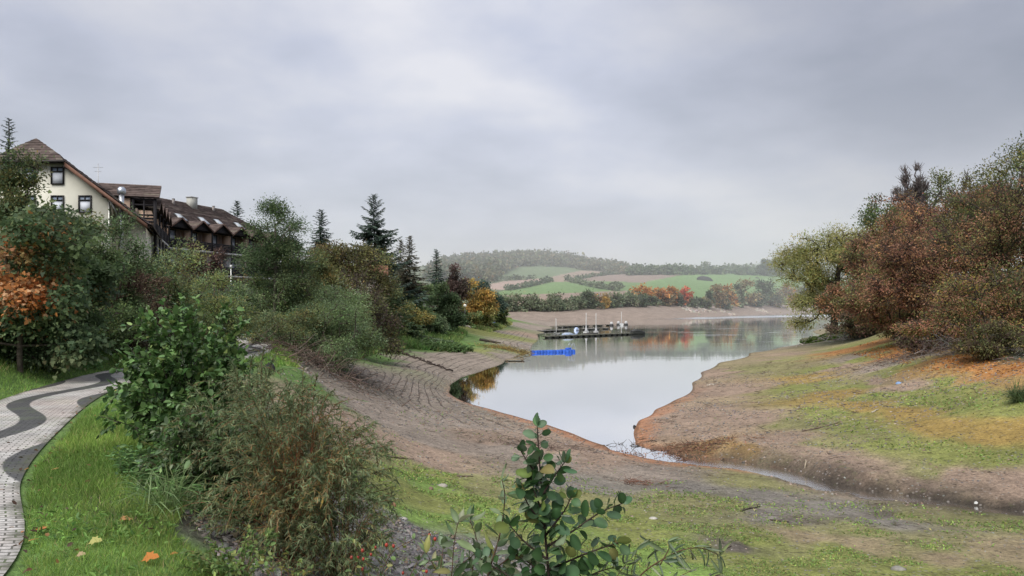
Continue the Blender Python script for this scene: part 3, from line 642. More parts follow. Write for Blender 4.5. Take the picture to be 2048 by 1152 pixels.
def crown_points(rng, lobes, K, nsub, sub=(.22, .42)):
    """clump centres: several sub-masses per lobe, so that the outline is uneven and the sky shows between them"""
    vol = np.array([l[3]*l[4]*l[5] for l in lobes])**.75; vol /= vol.sum(); pts = []
    for l, v in zip(lobes, vol):
        c = np.array(l[:3], float); r = np.array(l[3:6], float); ns = max(3, int(nsub*v*1.0+1)); kk = max(6, int(K*v))
        d = unit(rng.normal(0, 1, (ns, 3))); rad = rng.uniform(.35, .92, (ns, 1)); sc = d*rad; sr = rng.uniform(*sub, ns)
        w = sr**2; w /= w.sum(); i = rng.choice(ns, kk, p=w)
        u = unit(rng.normal(0, 1, (kk, 3)))*rng.random((kk, 1))**.5
        q = sc[i]+u*sr[i][:, None]*np.array([1.15, 1.15, .8]); pts.append(c+q*r)
    p = np.concatenate(pts); p = p[p[:, 2] > .12]
    return p
SHAPES = {  # lobes relative to (half width, height): x, y, z/H, rx, ry, rz/H
 'round': [(0, 0, .60, 1, 1, .40)],
 'oak': [(-.35, 0, .5, .62, .7, .27), (.38, .1, .55, .6, .7, .28), (0, 0, .74, .66, .7, .26)],
 'tall': [(0, 0, .40, .95, .9, .28), (.08, 0, .62, .75, .75, .25), (-.05, 0, .84, .38, .4, .17)],
 'stem': [(0, 0, .50, 1, 1, .22), (.35, 0, .40, .6, .6, .14), (.06, 0, .68, .78, .75, .2), (-.05, 0, .88, .40, .40, .12)],
 'spire': [(0, 0, .33, 1, 1, .24), (-.06, 0, .55, .72, .72, .22), (.05, 0, .75, .45, .45, .18), (0, 0, .91, .2, .2, .10)],
 'bush': [(0, 0, .48, .9, .9, .46), (-.5, 0, .34, .52, .6, .33), (.5, 0, .36, .55, .6, .34)],
 'mound': [(0, 0, .42, 1, 1, .50), (-.4, .1, .35, .6, .7, .36), (.45, -.1, .36, .6, .7, .36)],
 'spread': [(0, 0, .72, .8, .8, .28), (-.55, 0, .58, .5, .6, .22), (.55, 0, .58, .5, .6, .25), (-.75, 0, .40, .28, .4, .15), (.7, 0, .36, .35, .5, .2), (0, 0, .45, .6, .7, .2)],
 'slant': [(-.15, 0, .74, .6, .7, .25), (-.62, 0, .55, .42, .5, .24), (-.5, 0, .30, .4, .5, .16), (.45, 0, .68, .55, .6, .28), (.3, 0, .40, .6, .6, .26)],
 'pine': [(0, 0, .88, .6, .6, .13), (-.55, 0, .72, .45, .5, .10), (.5, 0, .66, .5, .5, .10), (.1, 0, .55, .4, .4, .08)],
 'fan': [(0, 0, .62, 1, 1, .36), (-.55, 0, .45, .5, .7, .34), (.55, 0, .45, .5, .7, .34), (0, 0, .28, .8, .8, .22)],
}
TREES = {}
def tree(name, label, cat, px, d, top, wpx, shape='round', pal=None, K=110, n=40, leaf=None, asp=.55, tpl='kite', bark=(.09, .075, .06), trunk_r=None, start=.25, lean=0.0, bf=.35,
         group=None, seed=None, sigk=1.0, droop=.25, nsub=16, zpal=None, minr=0.0, base=None, twigs=0, bare=False, mat=None, sink=.1, flat=.75, sub=(.22, .42), parts=('trunk', 'crown')):
    for _ in range(60):                       # keep off the paved path
        X0 = (px-CX)/F*d
        if poly_dist(np.array([X0]), np.array([d]), PATHC)[0][0] > PATH_HALF+.9: break
        d *= 1.02
    Y0 = d; z0 = gz(X0, Y0)-sink if base is None else base
    H = CH+(HY-top)/F*d-z0; hw = wpx/F*d/2
    rng = np.random.default_rng(seed if seed is not None else int(px*7+d*13) % 99991)
    root = empty(name, (X0, Y0, z0), label, cat, group)
    lobes = [(l[0]*hw, l[1]*hw, l[2]*H, l[3]*hw, l[4]*hw, l[5]*H) for l in SHAPES[shape]]
    pts = crown_points(rng, lobes, K, nsub, sub)
    zb = pts[:, 2].min(); pts[:, 2] = zb+(pts[:, 2]-zb)*(H*.965-zb)/(np.sort(pts[:, 2])[-2]-zb)
    pts[:, 0] *= np.clip(hw*.93/np.percentile(np.abs(pts[:, 0]), 98), .8, 1.6)
    t = np.linspace(0, 1, 9); zt = max(l[2] for l in lobes)
    tr = np.stack([lean*hw*t**1.5+rng.normal(0, .02*hw, 9)*t, rng.normal(0, .02*hw, 9)*t, t*zt*.93], -1)
    nodes, par, order = skeleton(rng, tr, max(1, int(start*8)), pts, bf)
    rb = trunk_r or max(.05, H*.016); rt = max(.008, .0006*d)
    r = radii(par, order, rt, rb)
    r[:9] = np.maximum(r[:9], rb*(1-.75*t)); r[0] *= 1.25
    link(parts[0], limb_mesh(rng, nodes, par, r, bark, 9, minr), M_BARK, root)
    n = int(n*1.75) if d < 240 else n
    lf = leaf or max(.07, 4.3*d/F)
    ctr = np.array([0, 0, H*.5])
    sig = sigk*(np.prod([hw, hw, H*.5])*1.2/len(pts))**(1/3)*.62
    if bare or twigs:
        m_ = twigs or 14; idx = np.repeat(np.arange(len(pts)), m_); A = pts[idx]+rng.normal(0, sig*.35, (len(idx), 3))
        dr = unit(unit(A-ctr)*.9+rng.normal(0, .55, A.shape)+np.array([0, 0, .25])); ln = sig*rng.uniform(.8, 2.2, len(idx)); B = A+dr*ln[:, None]
        V, Fq = tubes(A, B, np.full(len(A), rt*.8), np.full(len(A), rt*.25), 3)
        C = np.repeat(palette(rng, [(*bark, 1)], len(A), .2), 6, axis=0)
        link('twig_spray', mesh_data('twig_spray', V, [Fq], C), M_BARK, root)
    if not bare:
        link(parts[1], leaf_mesh(rng, pts, n, sig, lf, lf*asp, pal, tpl, droop, ctr=ctr, zpal=zpal, flat=flat), mat or M_TREE, root)
    return root
def conifer(name, label, px, d, top, wpx, pal, group=None, seed=0, dens=1.0, base=None, bare_top=0.0, droop=.35, low=.06, cat='conifer', irregular=.22, bark=(.06, .05, .045)):
    X0 = (px-CX)/F*d; z0 = gz(X0, d)-.1 if base is None else base; H = CH+(HY-top)/F*d-z0; R_ = wpx/F*d/2*1.3
    rng = np.random.default_rng(seed+int(px)); root = empty(name, (X0, d, z0), label, cat, group)
    t = np.linspace(0, 1, 8); tr = np.stack([rng.normal(0, .01*R_, 8), rng.normal(0, .01*R_, 8), t*H], -1)
    mb = MB(); mb.tube(tr, H*.014*(1-.93*t)+.012, 7, bark)
    px_m = d/F                                     # metres per photo pixel
    nb = int(max(50, min(260, H/(9*px_m)*7*dens))); A = []; B = []; sp = []; sd_ = []; sl = []
    for i in range(nb):
        h = low+(1-low)*(i+rng.random())/nb; L0 = R_*(1-h)**.82*rng.uniform(1-irregular*1.6, 1+irregular)+.25*R_*.15
        az = i*2.39996+rng.normal(0, .3); dirh = np.array([math.cos(az), math.sin(az), 0])
        m_ = max(3, int(L0/(3.0*px_m)))
        s = np.linspace(.08, 1, m_+1); up = .45*(h > .8)+.1
        pts = np.array([0, 0, h*H])+dirh*(s*L0)[:, None]+np.array([0, 0, 1.])*((up*s-droop*s**2+.22*s**4)*L0)[:, None]
        A.append(pts[:-1]); B.append(pts[1:])
        side = np.cross(dirh, [0, 0, 1.]); wl = np.minimum(.42*L0*(1-s*.72)+2*px_m, 12*px_m+.10*R_)
        for sg in (-1, 1):
            for rep in range(2):
                sp.append(pts+rng.normal(0, .6*px_m, pts.shape)); sd_.append(dirh*.75+side*sg*rng.uniform(.6, 1.2, (len(pts), 1))+np.array([0, 0, -.22])+rng.normal(0, .22, pts.shape)); sl.append(wl*rng.uniform(.55, 1.1, len(pts)))
        sp.append(pts[-1:]); sd_.append(dirh[None]+np.array([[0, 0, .1]])); sl.append(np.array([6*px_m]))
    A = np.concatenate(A); B = np.concatenate(B)
    V, Fq = tubes(A, B, np.full(len(A), .35*px_m+.01), np.full(len(A), .3*px_m+.008), 3); mb.add(V, Fq, bark)
    link('trunk', mb.mesh('trunk', True), M_BARK, root)
    P0 = np.concatenate(sp); dr = np.concatenate(sd_); L0 = np.concatenate(sl)
    tip = (P0-0); nr = rng.normal(0, .35, dr.shape); nr[:, 2] += 1
    C = palette(rng, pal, len(P0), .22)
    V, Fc, C = leaves(P0, dr, nr, L0, np.maximum(L0*.34, 2.2*px_m), C, 'kite')
    link('crown', mesh_data('crown', V, Fc, C), M_TREE, root)
    return root
def shrub_geo(rng, n_stems, H, R_, LL, LW, per_m, pal, tpl='lance', arch=.45, bare=.25, subs=6, sublen=.35, stem_col=(.16, .10, .06), stem_r=.008, zpal=None, up=.15, droop=.2, jitter=.03, keep=None, n_side=4, elev=None):
    """arching stems from one stool, side shoots, and leaves set along the shoots; returns (stem MB, leaf arrays)"""
    sA, sB, ra, rb_ = [], [], [], []; lp, ld = [], []
    for i in range(n_stems):
        az = rng.uniform(0, 2*math.pi); q = math.sqrt(rng.random()); rad = R_*q
        hh = H*(1-.62*q**2.2)*rng.uniform(.78, 1.08)
        b0 = np.array([math.cos(az), math.sin(az), 0])*R_*.16*rng.random()
        m = 9; t = np.linspace(0, 1, m)
        o = np.array([math.cos(az), math.sin(az), 0])
        pts = b0+o*(rad*t**1.35)[:, None]+np.array([0, 0, 1.])*(hh*(t*(1+arch)-arch*t**2.2))[:, None]+np.cumsum(rng.normal(0, jitter*H/m*2, (m, 3)), 0)
        if keep is not None and not keep(pts[-1]): continue
        r0 = stem_r*rng.uniform(.7, 1.3); rr_ = r0*(1-.8*t)
        sA.append(pts[:-1]); sB.append(pts[1:]); ra.append(rr_[:-1]); rb_.append(rr_[1:])
        segs = [(pts[int(bare*m):])]
        for k in range(subs):
            tt = rng.uniform(bare, .95); j = min(m-2, int(tt*(m-1))); f_ = tt*(m-1)-j; p = pts[j]*(1-f_)+pts[j+1]*f_
            tg = unit(pts[j+1]-pts[j]); dv = unit(tg*.7+rng.normal(0, .55, 3)+o*.35+np.array([0, 0, up])); ln = sublen*H*rng.uniform(.4, 1)*(1.1-.5*tt)
            s = np.linspace(0, 1, 5)[:, None]; sp = p+dv*ln*s+np.array([0, 0, -1.])*(droop*ln*s**2)
            segs.append(sp); sA.append(sp[:-1]); sB.append(sp[1:]); e_ = r0*.45*(1-.7*s[:, 0]); ra.append(e_[:-1]); rb_.append(e_[1:])
        for sg in segs:
            dl = np.linalg.norm(np.diff(sg, axis=0), axis=1); tot = dl.sum(); nl = rng.poisson(per_m*tot)+1
            u = rng.random(nl)*(len(sg)-1.001); j = u.astype(int); f_ = (u-j)[:, None]
            p = sg[j]*(1-f_)+sg[j+1]*f_; tg = unit(sg[j+1]-sg[j])
            lp.append(p); ld.append(tg*.75+rng.normal(0, .55, (nl, 3)))
    mb = MB(); V, Fq = tubes(np.concatenate(sA), np.concatenate(sB), np.concatenate(ra), np.concatenate(rb_), n_side)
    cs = np.repeat(palette(rng, [(*stem_col, 1)], len(V)//(2*n_side), .2), 2*n_side, axis=0); mb.add(V, Fq, cs)
    P0 = np.concatenate(lp); dr = np.concatenate(ld); dr[:, 2] -= droop*.6; n = len(P0)
    nr = rng.normal(0, .5, (n, 3)); nr[:, 2] += .8
    C = palette(rng, pal, n, .2)
    # tints that drift through the shrub
    t = fbm(P0[:, 0]*2.2/max(R_, .3)+7, (P0[:, 1]+P0[:, 2]*1.7)*2.2/max(R_, .3), int(R_*100) % 50+n_stems); C *= (.68+.68*t)[:, None]
    if zpal is not None:
        u = rng.random(n) < zpal[1](P0); C[u] = palette(rng, zpal[0], int(u.sum()), .2)
    sc = np.exp(rng.normal(0, .22, n)); return mb, leaves(P0, dr, nr, LL*sc, LW*sc, C, tpl)
def shrub(name, label, cat, X0, Y0, H, R_, leafmat=None, group=None, seed=1, z0=None, **kw):
    rng = np.random.default_rng(seed); root = empty(name, (X0, Y0, gz(X0, Y0)-.03 if z0 is None else z0), label, cat, group)
    mb, (V, Fc, C) = shrub_geo(rng, H=H, R_=R_, **kw)
    mb.build('stems' if False else 'branch_frame', M_BARK, root, True)
    link('foliage', mesh_data('foliage', V, Fc, C), leafmat or M_LEAF, root)
    return root
# ------------------------------------------------------------------ palettes (base colours)
DG = [(.035, .054, .026, 3), (.050, .074, .033, 2), (.072, .094, .042, 1.2)]
MG = [(.056, .082, .034, 3), (.076, .105, .042, 2), (.10, .122, .046, 1)]
OL = [(.070, .074, .028, 3), (.092, .090, .033, 2), (.056, .066, .026, 2), (.12, .09, .032, .5)]
GG = [(.075, .105, .055, 3), (.095, .125, .065, 2), (.06, .085, .04, 2)]
YG = [(.15, .16, .055, 3), (.11, .135, .045, 2), (.19, .17, .055, 1)]
OB = [(.056, .047, .024, 3), (.047, .049, .024, 3), (.075, .058, .026, 1)]
RU = [(.165, .084, .050, 3), (.135, .070, .046, 3), (.20, .115, .05, 1.2), (.11, .082, .042, 1.6), (.115, .105, .04, 1)]
OG = [(.21, .13, .036, 3), (.18, .12, .038, 2), (.18, .14, .045, 1.2)]
OR = [(.24, .095, .032, 3), (.21, .10, .035, 2), (.17, .08, .035, 2)]
PU = [(.055, .038, .032, 3), (.045, .036, .028, 2)]
FIR = [(.040, .058, .045, 3), (.055, .075, .055, 2), (.030, .045, .035, 2)]
FIRB = [(.065, .060, .042, 3), (.085, .07, .045, 2), (.045, .055, .038, 2)]
ORG = [(.34, .125, .03, 3), (.29, .15, .045, 2), (.23, .08, .03, 1)]
# ------------------------------------------------------------------ left bank, from near to far
tree('maple_tree', 'near maple with dark green and rusty orange leaves at the left edge', 'tree', 40, 20.3, 405, 330, 'bush', DG+[(.10, .10, .05, .5)], K=240, n=50, leaf=.105, asp=1.0, tpl='maple', start=.4, seed=11,
     zpal=(OR+[(.22, .14, .07, 2)], lambda p: smooth(1.5, .6, np.abs(p[:, 2]-2.7))*smooth(1.6, .2, p[:, 0])*.75), droop=.45)
tree('maple_tree', 'dark green maple with a few orange leaves overhanging the path verge', 'tree', 125, 23.5, 470, 160, 'tall', DG, K=170, n=46, leaf=.11, asp=1.0, tpl='maple', seed=12, droop=.4, zpal=(ORG, lambda p: (p[:, 0] > .75)*.22*(p[:, 2] < 2.2)))
tree('hazel_tree', 'olive leafed tree in front of the cream gable wall', 'tree', 12, 25, 296, 150, 'bush', OL+DG, K=260, n=56, leaf=.10, seed=13, start=.3)
conifer('spruce_tree', 'thin spruce tip poking above the gable roof at the left edge', 18, 44, 236, 90, FIR, seed=3, dens=.5, irregular=.4)
tree('beech_tree', 'dark green tree covering the foot of the cream gable', 'tree', 135, 30, 430, 150, 'oak', DG+OL, K=240, n=44, leaf=.11, seed=14)
tree('alder_tree', 'bushy dark tree with a thin leader below the steel flue', 'tree', 240, 32, 425, 170, 'spire', DG+GG, K=200, n=40, leaf=.10, seed=15)
tree('hazel_tree', 'dark green bushy tree between the gable wall and the steel flue', 'tree', 205, 29, 478, 160, 'bush', DG+MG, K=220, n=40, leaf=.11, seed=16)
tree('willow_tree', 'yellow green willow below the timber balconies', 'tree', 318, 36, 484, 200, 'mound', YG+GG, K=300, n=46, leaf=.11, asp=.35, seed=17)
tree('willow_tree', 'grey green willow sloping down below the brown leafless tree', 'tree', 405, 40, 545, 190, 'mound', GG+YG, K=260, n=46, leaf=.12, asp=.35, seed=18)
tree('hazel_bush', 'dark bush under the yellow green willow', 'bush', 280, 33, 520, 180, 'mound', DG+OL, K=200, n=40, leaf=.11, seed=19)
tree('plum_tree', 'almost leafless brown tree in front of the hotel balconies', 'tree', 405, 62, 492, 92, 'oak', [(.085, .055, .045, 1)], K=150, n=10, bark=(.075, .05, .042), twigs=16, seed=20)
tree('bramble_bush', 'purple brown bramble thicket on the slope above the path', 'bush', 235, 27, 555, 190, 'mound', [(.085, .05, .04, 3), (.07, .06, .035, 2), (.10, .10, .04, 1)], K=150, n=28, leaf=.08, bark=(.09, .05, .04), twigs=10, seed=21)
tree('elder_bush', 'pale grey green thicket on the slope left of the path bend', 'bush', 250, 29, 585, 190, 'mound', [(.12, .13, .075, 3), (.10, .09, .06, 3), (.16, .16, .10, 1)], K=150, n=32, leaf=.07, twigs=7, bark=(.12, .09, .07), seed=22)
tree('nettle_bush', 'light green leafy bush rising from the verge under the maples', 'bush', 180, 26, 612, 150, 'mound', MG+[(.11, .16, .05, 2)], K=120, n=40, leaf=.09, seed=23)
tree('hedge_bush', 'dark shaded bush at the foot of the near maple', 'bush', 60, 20.5, 590, 240, 'mound', DG, K=120, n=40, leaf=.10, seed=24)
tree('alder_tree', 'tall alder with a bare pale stem by the brush pile', 'tree', 550, 47, 398, 142, 'stem', DG, K=300, n=56, leaf=.125, bark=(.13, .115, .095), trunk_r=.13, start=.3, seed=25, nsub=34)
tree('alder_tree', 'dark alder directly behind the tall bare stemmed one', 'tree', 535, 56, 505, 90, 'tall', DG+MG, K=240, n=46, leaf=.14, seed=26)
tree('willow_bush', 'rounded grey green willow bush at the edge of the dry lakebed', 'bush', 645, 55, 575, 200, 'mound', GG+MG, K=340, n=56, leaf=.14, asp=.36, seed=27, nsub=26)
tree('willow_bush', 'taller olive willow bush leaning against the tall alder', 'bush', 590, 58, 540, 200, 'mound', GG+MG+OL, K=320, n=50, leaf=.14, asp=.36, seed=28, nsub=22)
tree('dogwood_bush', 'dark undergrowth bush around the foot of the tall alder', 'bush', 520, 53, 620, 150, 'mound', DG+OL, K=150, n=46, leaf=.13, seed=29)
tree('birch_tree', 'green tree with an orange patch beside the far end of the hotel', 'tree', 592, 88, 482, 80, 'tall', MG+OL, K=120, n=40, seed=30, zpal=(ORG, lambda p: (np.abs(p[:, 2]-6.5) < .9)*(p[:, 0] < 0)*.5))
conifer('spruce_tree', 'grey green spruce between the hotel and the tallest fir', 642, 122, 420, 78, FIR, seed=5, dens=1.1)
conifer('spruce_tree', 'small conifer top just behind the hotel roof end', 474, 120, 402, 60, FIR, seed=6)
conifer('fir_tree', 'tallest dark fir on the left bank with ragged layered branches', 748, 124, 390, 118, FIR, seed=7, dens=1.0, irregular=.42, droop=.18)
tree('oak_tree', 'olive brown oak at the left foot of the tallest fir', 'tree', 692, 92, 490, 185, 'oak', OB+OL, K=260, n=46, seed=31, nsub=26, bark=(.06, .05, .04))
tree('oak_tree', 'olive green oak in front of the grey green spruce', 'tree', 630, 84, 508, 120, 'oak', OL, K=170, n=44, seed=32)
tree('hornbeam_tree', 'rusty brown half bare tree above the lakeside bushes', 'tree', 715, 76, 545, 170, 'bush', OB+PU+OL, K=190, n=34, twigs=6, seed=33)
conifer('larch_tree', 'brownish twin topped conifer right of the tallest fir', 820, 132, 472, 74, FIRB, seed=8, irregular=.3)
conifer('larch_tree', 'lower brownish conifer pressed against the twin topped one', 802, 138, 480, 62, FIRB, seed=9, irregular=.3)
conifer('yew_tree', 'dark conifer below the brownish twin topped one', 788, 112, 552, 84, DG, seed=10, low=.02, irregular=.3)
conifer('fir_tree', 'slender fir between the brownish conifers and the purple tree', 873, 152, 500, 54, FIR, seed=12)
tree('beech_tree', 'purple brown tree right of the slender fir', 'tree', 906, 152, 532, 48, 'oak', PU, K=110, n=46, seed=34)
tree('maple_tree', 'golden orange tree on the point of the left bank', 'tree', 943, 172, 564, 84, 'bush', OG+[(.14, .13, .05, 2)], K=170, n=46, seed=35)
tree('holly_tree', 'very dark evergreen tree left of the golden orange one', 'tree', 893, 142, 572, 74, 'bush', DG[:2], K=170, n=50, seed=36)
tree('ash_tree', 'mid green tree between the dark yew and the dark evergreen', 'tree', 838, 146, 572, 70, 'bush', MG+DG, K=150, n=46, seed=37)
tree('pine_tree', 'flat topped pine behind the golden orange tree', 'tree', 963, 198, 566, 42, 'pine', FIR, K=80, n=44, seed=38)
tree('pine_tree', 'small wind bent pine at the very tip of the left bank', 'tree', 989, 206, 591, 36, 'pine', FIR, K=70, n=44, seed=39)
tree('maple_bush', 'yellowish olive bush above the green shore strip', 'bush', 800, 118, 612, 125, 'mound', [(.17, .135, .04, 2)]+OL, K=200, n=50, seed=40)
tree('willow_bush', 'grey green willow bush beside the yellowish olive one', 'bush', 858, 134, 628, 72, 'mound', GG, K=130, n=46, asp=.4, seed=41)
tree('willow_bush', 'narrow green bush below the dark evergreen tree', 'bush', 812, 127, 590, 90, 'mound', GG+MG, K=130, n=44, seed=42)
tree('hazel_bush', 'green bush beneath the golden orange tree', 'bush', 925, 166, 618, 60, 'mound', MG+OL, K=120, n=46, seed=43)
tree('dogwood_bush', 'yellow green bush beside the wooden pole on the bank', 'bush', 965, 186, 617, 50, 'mound', YG+OL, K=110, n=46, seed=44)
tree('hazel_bush', 'last green bush on the tip of the left bank', 'bush', 996, 212, 619, 30, 'mound', MG+OL, K=80, n=40, seed=45)
tree('elder_bush', 'shadowy bush filling the gap left of the rusty half bare tree', 'bush', 655, 74, 575, 120, 'mound', DG+OL, K=130, n=44, seed=46)
tree('elder_bush', 'dark bush at the foot of the tallest fir', 'bush', 757, 100, 580, 110, 'mound', DG+OL, K=150, n=44, seed=47)
# ------------------------------------------------------------------ right bank
tree('willow_tree', 'spreading old willow leaning over the water on the right shore', 'tree', 1668, 146, 457, 215, 'slant', [(.135, .130, .045, 3), (.105, .115, .045, 3), (.175, .15, .052, 1.2)], K=420, n=60, asp=.34, bark=(.045, .038, .03), trunk_r=.75, start=.15, lean=.1, seed=50, nsub=46, sub=(.28, .48), bf=.2, sink=.3)
tree('oak_tree', 'dark green oak at the left shoulder of the right wood', 'tree', 1765, 132, 392, 110, 'oak', DG+OL, K=190, n=40, seed=51)
tree('oak_tree', 'tall dark oak with gaps to the sky above the rust coloured trees', 'tree', 1856, 122, 342, 150, 'spread', DG+OL, K=210, n=36, seed=52, start=.4)
tree('birch_tree', 'leafless birch rising beside the tall dark oak', 'tree', 1829, 116, 330, 70, 'tall', None, K=120, bark=(.12, .10, .095), bare=True, twigs=22, seed=53)
tree('birch_tree', 'thin half bare tree on the right of the tall dark oak', 'tree', 1930, 112, 350, 80, 'tall', OL, K=120, n=14, twigs=10, seed=54)
tree('beech_tree', 'large green beech at the right edge of the picture', 'tree', 2065, 84, 282, 220, 'round', DG+OL+[(.12, .11, .035, 2)], K=260, n=50, seed=55, nsub=26)
tree('beech_tree', 'olive yellow beech below the large green one', 'tree', 1998, 96, 366, 110, 'round', OL+OB, K=170, n=46, seed=56)
tree('hornbeam_tree', 'rust brown tree next to the old willow', 'tree', 1790, 90, 415, 190, 'fan', RU+OL[:1], K=400, n=44, asp=.5, sub=(.16, .30), bark=(.07, .05, .04), twigs=8, seed=57, nsub=52, flat=.5)
tree('hornbeam_tree', 'widest rust brown tree in the middle of the right wood', 'tree', 1878, 74, 380, 280, 'fan', RU, K=480, n=44, asp=.5, sub=(.16, .30), bark=(.06, .045, .038), twigs=8, seed=58, nsub=64, flat=.5)
tree('hornbeam_tree', 'rust brown tree cut by the right edge of the picture', 'tree', 2015, 60, 355, 280, 'fan', RU+OL, K=480, n=44, asp=.5, sub=(.16, .30), bark=(.06, .045, .038), twigs=8, seed=59, nsub=64, flat=.5)
tree('hornbeam_tree', 'low olive brown tree with drooping boughs over the leaf litter', 'tree', 1960, 54, 530, 280, 'fan', OL+RU[:2]+[(.15, .12, .03, 2)], K=260, n=46, bark=(.05, .04, .035), twigs=3, seed=60, nsub=30, flat=.45)
tree('hornbeam_tree', 'low rust brown tree at the foot of the one by the willow', 'tree', 1800, 80, 525, 220, 'fan', RU+OL[:2], K=240, n=44, bark=(.06, .045, .038), twigs=4, seed=61, nsub=28, flat=.5)
tree('hornbeam_tree', 'tall rust brown tree outermost on the right', 'tree', 2190, 58, 330, 260, 'fan', RU+OL, K=220, n=40, bark=(.06, .045, .038), seed=62, flat=.5)
tree('blackthorn_bush', 'brown twiggy bush right under the old willow', 'bush', 1735, 122, 612, 130, 'mound', [(.11, .07, .05, 2)]+OB, K=150, n=30, twigs=10, bark=(.10, .07, .055), seed=63)
tree('blackthorn_bush', 'bare reddish bush behind the grey dead branches', 'bush', 1868, 64, 640, 130, 'mound', [(.11, .065, .05, 2)]+OB, K=150, n=18, twigs=14, bark=(.10, .065, .055), seed=64)
tree('blackthorn_bush', 'brown bush above the orange leaf litter near the right edge', 'bush', 1995, 50, 648, 130, 'mound', OB+OL, K=150, n=26, twigs=10, bark=(.09, .065, .05), seed=65)
tree('hornbeam_bush', 'rust coloured bush spilling down between two rust brown trees', 'bush', 1840, 84, 600, 130, 'mound', RU+OL, K=160, n=40, seed=66)
tree('hornbeam_bush', 'rust coloured bush at the shore end of the right wood', 'bush', 1700, 128, 575, 110, 'mound', RU[:3]+OB, K=150, n=40, seed=67)

tree('maple_tree', 'mid green maple between the near maple and the cream gable', 'tree', 85, 21.5, 420, 150, 'bush', MG+DG, K=220, n=44, leaf=.11, asp=1.0, tpl='maple', seed=68, droop=.4)
tree('hazel_bush', 'olive bush behind the glossy dark green alder bush', 'bush', 330, 30, 585, 190, 'mound', OL+MG, K=200, n=44, leaf=.10, seed=69)
tree('hazel_bush', 'dark bush on the bank beside the far stretch of the path', 'bush', 440, 44, 570, 120, 'mound', DG+MG, K=170, n=44, leaf=.12, seed=70)
tree('oak_tree', 'olive green oak high up between the dark oak and the large green beech', 'tree', 1950, 108, 395, 150, 'round', OL+DG, K=220, n=44, seed=97)
tree('oak_tree', 'green oak behind the rust brown tree next to the old willow', 'tree', 1800, 110, 425, 150, 'round', OL+DG+RU[:1], K=220, n=44, seed=98)

tree('willow_bush', 'low grey green willow bush spreading over the brushwood heap', 'bush', 668, 50, 608, 170, 'mound', GG+MG, K=240, n=50, leaf=.13, asp=.36, seed=191)
tree('willow_bush', 'olive willow bush behind the brushwood heap', 'bush', 585, 50, 622, 150, 'mound', OL+GG, K=220, n=48, leaf=.13, asp=.36, seed=192)
# ------------------------------------------------------------------ near shrubs and foreground plants
def hit(px, py, dmin=2.0, dmax=2500):
    d = np.geomspace(dmin, dmax, 1600); q = P(px, py, 1.0); k = q[2]-CH; g = ground(q[0]*d, d); h = np.where(CH+k*d <= g)[0]
    i = h[0] if len(h) else len(d)-1; return np.array([q[0]*d[i], d[i], g[i]])
AL = [(.050, .095, .030, 3), (.070, .125, .038, 3), (.095, .16, .05, 1.2), (.14, .19, .06, .3)]
WLW = [(.105, .140, .068, 3), (.135, .160, .082, 2.5), (.080, .112, .052, 2), (.155, .145, .062, 1)]
WLR = [(.19, .125, .055, 2), (.23, .16, .045, 1), (.15, .125, .06, 3)]
shrub('alder_bush', 'glossy dark green alder bush standing between the path and the lakebed', 'bush', -4.75, 11.4, 2.42, 1.18, M_GLOSSY, seed=71, n_stems=74, LL=.085, LW=.068, per_m=30, pal=AL, tpl='oval', arch=.35, bare=.12, subs=9, sublen=.26, stem_r=.012, stem_col=(.08, .07, .055), up=.25)
shrub('alder_bush', 'lower alder bush at the left foot of the glossy dark green one', 'bush', -4.35, 10.5, 1.2, .6, M_GLOSSY, seed=72, n_stems=26, LL=.075, LW=.058, per_m=32, pal=AL, tpl='oval', arch=.4, bare=.1, subs=7, sublen=.3, stem_r=.009, stem_col=(.08, .07, .055))
shrub('bramble_bush', 'dark leafy bramble between the nettles and the reddish willow', 'bush', -3.75, 9.3, 1.25, .72, M_GLOSSY, seed=73, n_stems=34, LL=.065, LW=.042, per_m=32, pal=AL[:2]+GG, tpl='oval', arch=.5, bare=.1, subs=7, sublen=.34, stem_r=.007)
shrub('willow_bush', 'grey green narrow leaved willow bush behind the reddish one', 'bush', -3.35, 10.0, 2.15, 1.25, M_LEAF, seed=74, n_stems=84, LL=.058, LW=.0105, per_m=88, pal=WLW, tpl='blade', arch=.7, bare=.2, subs=8, sublen=.30, droop=.4, stem_r=.007, stem_col=(.17, .095, .055))
shrub('willow_bush', 'reddish stemmed willow bush with orange tinged narrow leaves above the slate bank', 'bush', -2.42, 8.7, 2.12, 1.2, M_LEAF, seed=75, n_stems=112, LL=.055, LW=.010, per_m=92, pal=WLW, tpl='blade', arch=.75, bare=.2, subs=8, sublen=.30, droop=.45, stem_r=.0065, stem_col=(.22, .095, .05),
      zpal=(WLR, lambda p: smooth(.85, .15, np.hypot(p[:, 0]-.15, (p[:, 2]-1.05)*.9))*.55))
shrub('willow_bush', 'small drooping willow bush at the right foot of the reddish one', 'bush', -1.85, 8.2, 1.5, .75, M_LEAF, seed=76, n_stems=56, LL=.054, LW=.010, per_m=86, pal=WLW, tpl='blade', arch=.7, bare=.2, subs=6, sublen=.32, stem_r=.006, stem_col=(.17, .09, .05), droop=.5)
shrub('spindle_bush', 'light green leafy seedling bush at the bottom edge below the willow', 'bush', -2.35, 6.6, .62, .42, M_LEAF, seed=77, n_stems=22, LL=.042, LW=.024, per_m=40, pal=[(.10, .16, .05, 2), (.15, .19, .06, 1)], tpl='oval', arch=.2, bare=.2, subs=5, sublen=.35, stem_r=.004)
